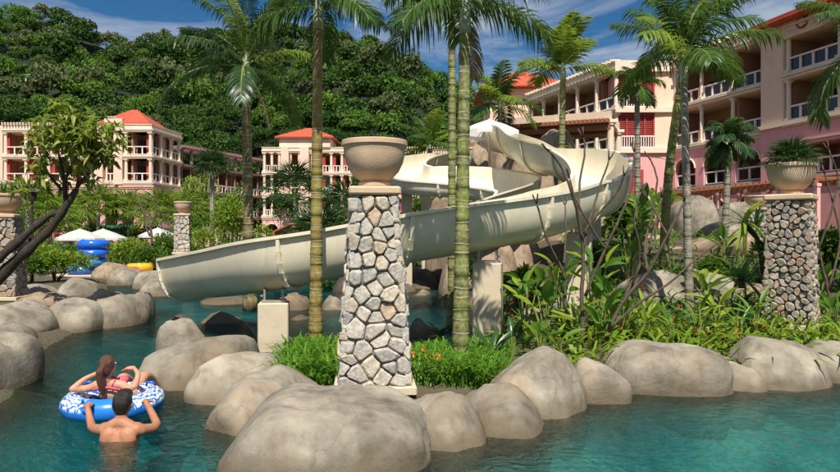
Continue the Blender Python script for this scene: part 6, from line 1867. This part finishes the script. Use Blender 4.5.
# small lamp posts
for px, Y, lb in [(32, 22, 'dark garden lamp post at the left behind the shaded pillar')]:
    X = (px - 420) / F * Y; g = gh(X, Y); T = empty('lamp_post', (X, Y, g), lb, 'lamp')
    b = MB(); b.tube([(0, 0, 0), (0, 0, 2.7)], [.06, .04], 8); b.build('pole', M['bark'], T); b = MB(); b.lathe((0, 0, 2.7), [(.10, 0), (.16, .3), (.22, .31), (.05, .45)], 10); b.build('lantern', M['bark'], T)

# =====================================================================
# PEOPLE
# =====================================================================
def body(name, shapes, mat, parent, voxel=.010, it=5, factor=.5):
    """tapered limbs and masses fused into one continuous skin"""
    b = MB()
    for s in shapes:
        if s[0] == 'e':
            _, c, r, rot = s; b.ell(c, r, 20, 12, Matrix.Rotation(rot[2], 3, 'Z') @ Matrix.Rotation(rot[1], 3, 'Y') @ Matrix.Rotation(rot[0], 3, 'X'))
        else:
            _, pts, rad = s; S_ = smooth_poly(pts, 4); rr = np.interp(np.linspace(0, len(rad) - 1, len(S_)), np.arange(len(rad)), rad)
            b.tube(S_, list(rr), 12); b.ell(pts[0], (rad[0],) * 3, 12, 8); b.ell(pts[-1], (rad[-1],) * 3, 12, 8)
    me = b.mesh(name, mat, True); o = link(name, me)
    r_ = o.modifiers.new('remesh', 'REMESH'); r_.mode = 'VOXEL'; r_.voxel_size = voxel; r_.use_smooth_shade = True
    s_ = o.modifiers.new('smooth', 'SMOOTH'); s_.factor = factor; s_.iterations = it
    bpy.context.view_layer.update()
    dg = bpy.context.evaluated_depsgraph_get()
    new = bpy.data.meshes.new_from_object(o.evaluated_get(dg)); o.modifiers.clear(); o.data = new; new.name = name
    if not new.materials: new.materials.append(mat)
    new.polygons.foreach_set('use_smooth', [True] * len(new.polygons)); o.parent = parent
    return o

def hand(wrist, dirv, palm_n, side, r=.011, curl=.5):
    """palm and five tapered bent fingers, returned as shapes"""
    w = Vector(wrist); d = Vector(dirv).normalized(); n_ = Vector(palm_n).normalized(); s = d.cross(n_).normalized() * side
    sh = [('t', [tuple(w), tuple(w + d * .045), tuple(w + d * .085)], [.026, .034, .034]), ('e', tuple(w + d * .05 + s * .012), (.034, .034, .022), (0, 0, 0)), ('e', tuple(w + d * .05 - s * .014), (.032, .032, .02), (0, 0, 0))]
    for k, (off, L) in enumerate(((.034, .062), (.012, .075), (-.011, .072), (-.033, .056))):
        p = w + d * .082 + s * off; q1 = p + d * L * .5 + n_ * L * .12 * curl + s * off * .25; q2 = q1 + (d * .7 + n_ * curl).normalized() * L * .32; q3 = q2 + (d * .35 + n_ * curl * 1.6).normalized() * L * .28
        sh.append(('t', [tuple(p), tuple(q1), tuple(q2), tuple(q3)], [r * .95, r * .85, r * .78, r * .62]))
    t0_ = w + d * .03 + s * .03; t1_ = t0_ + s * .035 + d * .03 + n_ * .01; t2_ = t1_ + d * .035 + s * .008 + n_ * .02
    sh.append(('t', [tuple(t0_), tuple(t1_), tuple(t2_)], [r * 1.15, r, r * .75]))
    return sh

# man: seen from behind, chest deep, both arms reaching to the tube
MX, MY = -2.56, 5.66
MAN = empty('person', (MX, MY, -1.12), 'dark haired man seen from behind, chest deep in water, holding the swim tube', 'person')
Zw = 1.12  # water height in his frame
hL, hR = (-.56, .50, Zw + .20), (-.02, .64, Zw + .22)
man = [
    ('t', [(0, .02, .28 + .3), (0, .01, .80), (0, 0, .98)], [.12, .125, .12]),
    ('e', (0, .02, .72), (.155, .105, .15), (0, 0, 0)), ('e', (0, .0, .93), (.150, .10, .17), (0, 0, 0)), ('e', (0, .015, 1.10), (.185, .115, .17), (-.1, 0, 0)),
    ('e', (-.09, -.035, 1.16), (.085, .06, .11), (0, .2, 0)), ('e', (.09, -.035, 1.16), (.085, .06, .11), (0, -.2, 0)),      # shoulder blades
    ('e', (-.14, .03, 1.235), (.085, .075, .07), (0, 0, 0)), ('e', (.14, .03, 1.235), (.085, .075, .07), (0, 0, 0)),
    ('t', [(-.14, .01, 1.24), (0, .02, 1.30), (.14, .01, 1.24)], [.055, .062, .055]),
    ('t', [(0, .02, 1.24), (0, .035, 1.34), (.0, .05, 1.42)], [.066, .056, .055]),
    ('e', (0, .075, 1.475), (.076, .094, .112), (.1, 0, 0)), ('e', (0, .11, 1.43), (.058, .066, .07), (0, 0, 0)),
    ('e', (0, .175, 1.455), (.014, .024, .02), (0, 0, 0)),
    ('e', (-.079, .075, 1.455), (.012, .02, .032), (0, 0, 0)), ('e', (.079, .075, 1.455), (.012, .02, .032), (0, 0, 0)),
    ('t', [(-.185, .04, 1.225), (-.30, .15, 1.20), (-.39, .25, 1.19)], [.058, .050, .040]), ('t', [(-.39, .25, 1.19), (-.47, .37, 1.23), hL], [.042, .038, .026]),
    ('t', [(.185, .04, 1.225), (.24, .18, 1.20), (.23, .31, 1.20)], [.058, .050, .040]), ('t', [(.23, .31, 1.20), (.12, .47, 1.26), hR], [.042, .038, .026]),
    ('t', [(-.085, .03, .66), (-.11, .12, .38), (-.12, .05, .06)], [.088, .068, .05]), ('t', [(.085, .03, .66), (.12, .14, .38), (.14, .02, .07)], [.088, .068, .05]),
    ('t', [(-.12, .05, .06), (-.12, .17, .03)], [.04, .03]), ('t', [(.14, .02, .07), (.15, .14, .03)], [.04, .03]),
] + hand(hL, (-.3, .9, .05), (0, .3, -1), 1) + hand(hR, (-.35, .9, -.15), (0, .3, -1), -1)
body('body', man, M['skin'], MAN, .009, 6)
hb_ = MB(); body('hair', [('e', (0, .060, 1.505), (.088, .102, .100), (.1, 0, 0)), ('e', (0, .025, 1.475), (.082, .075, .095), (0, 0, 0)), ('e', (0, .02, 1.42), (.062, .05, .055), (0, 0, 0)), ('e', (0, .13, 1.56), (.065, .055, .045), (0, 0, 0))], M['hair'], MAN, .010, 3)
for s in (-1, 1):
    b = MB(); b.ell((s * .03, .160, 1.478), (.014, .01, .009), 10, 8); b.build('eye', M['white'], MAN, True)
b = MB(); b.ell((0, .168, 1.412), (.026, .008, .007), 12, 8); b.build('mouth', M['pinkfab'], MAN, True)
body('swim_shorts', [('e', (0, .02, .70), (.175, .125, .14), (0, 0, 0)), ('t', [(-.09, .03, .66), (-.115, .10, .45)], [.108, .098]), ('t', [(.09, .03, .66), (.125, .11, .45)], [.108, .098]), ('e', (0, .015, .80), (.165, .118, .07), (0, 0, 0))], M['denim'], MAN, .012, 4)

# woman: lying back across the tube, back of the head towards the camera
WX, WY = -3.18, 6.76
WOM = empty('person', (WX, WY, 0), 'brown haired woman with ponytail and pink bikini top lying back in the swim tube', 'person')
eL, eR = (-.36, -.17, .25), (.30, -.13, .27)
wom = [
    ('e', (0, .34, .05), (.15, .16, .115), (.2, 0, 0)), ('e', (0.0, .16, .12), (.12, .16, .095), (.35, 0, 0)), ('e', (.0, .0, .20), (.15, .15, .10), (.5, 0, 0)),
    ('e', (-.055, .08, .275), (.06, .06, .05), (0, 0, 0)), ('e', (.065, .08, .275), (.06, .06, .05), (0, 0, 0)),
    ('t', [(-.15, -.08, .27), (0, -.09, .29), (.15, -.08, .27)], [.052, .055, .052]),
    ('t', [(0, -.08, .28), (-.01, -.12, .36), (-.01, -.115, .42)], [.05, .044, .045]),
    ('e', (-.01, -.09, .485), (.070, .085, .10), (-.25, 0, .15)), ('e', (-.005, -.03, .455), (.052, .05, .06), (0, 0, 0)), ('e', (.0, .02, .475), (.012, .02, .017), (0, 0, 0)),
    ('e', (-.078, -.08, .47), (.01, .018, .026), (0, 0, 0)), ('e', (.062, -.08, .47), (.01, .018, .026), (0, 0, 0)),
    # left arm: shoulder - elbow on the tube - forearm folded to the head
    ('t', [(-.16, -.08, .26), (-.27, -.10, .235), eL], [.047, .040, .034]), ('t', [eL, (-.27, -.08, .34), (-.14, .03, .40)], [.035, .03, .021]),
    ('t', [(.16, -.08, .26), (.24, -.13, .25), eR], [.047, .040, .034]), ('t', [eR, (.28, .0, .37), (.18, .12, .42)], [.035, .03, .021]),
    # thighs over the far rim, knees up
    ('t', [(-.09, .30, .10), (-.12, .50, .22), (-.12, .68, .16)], [.085, .06, .05]), ('t', [(.09, .30, .10), (.13, .50, .24), (.15, .68, .18)], [.085, .062, .052]),
    ('t', [(-.12, .68, .16), (-.12, .84, -.02), (-.12, .96, -.22)], [.05, .05, .03]), ('t', [(.15, .68, .18), (.17, .84, .0), (.17, .96, -.2)], [.052, .05, .03]),
    ('t', [(-.12, .96, -.22), (-.12, 1.06, -.2)], [.03, .022]), ('t', [(.17, .96, -.2), (.17, 1.06, -.18)], [.03, .022]),
] + hand((-.14, .03, .40), (.8, .5, -.1), (.3, -.2, -1), -1, .0095, .4) + hand((.18, .12, .42), (-.9, .35, -.25), (-.3, -.2, -1), 1, .0095, .4)
body('body', wom, M['skin2'], WOM, .009, 6)
body('hair', [('e', (-.012, -.115, .515), (.083, .095, .098), (-.2, 0, .1)), ('e', (-.012, -.15, .46), (.07, .06, .08), (0, 0, 0)), ('t', [(-.02, -.20, .50), (-.03, -.235, .45), (-.03, -.225, .34), (-.015, -.20, .24), (-.005, -.20, .19)], [.03, .04, .038, .028, .010])], M['hair2'], WOM, .010, 3)
WOM.scale = (.93,) * 3; MAN.scale = (.92,) * 3; TB.scale = (.95,) * 3; MAN.location = (-2.64, 5.74, -1.12 * .92 - .03)
b = MB(); b.tube([(-.15, -.145, .235), (-.05, -.165, .265), (.05, -.165, .265), (.15, -.145, .235)], .014, 8); b.tube([(.05, -.165, .265), (.08, -.12, .335), (.07, .0, .31)], .008, 6); b.tube([(-.05, -.165, .265), (-.08, -.12, .335), (-.07, .0, .31)], .008, 6)
b.ell((-.06, .09, .29), (.066, .064, .052), 14, 10); b.ell((.07, .09, .29), (.066, .064, .052), 14, 10); b.build('bikini_top', M['pinkfab'], WOM, True)
for s in (-1, 1):
    b = MB(); b.ell((-.004 + s * .026, .008, .50), (.012, .009, .008), 10, 8); b.build('eye', M['white'], WOM, True)
b = MB(); b.ell((0, .014, .437), (.02, .008, .006), 12, 8); b.build('mouth', M['pinkfab'], WOM, True)
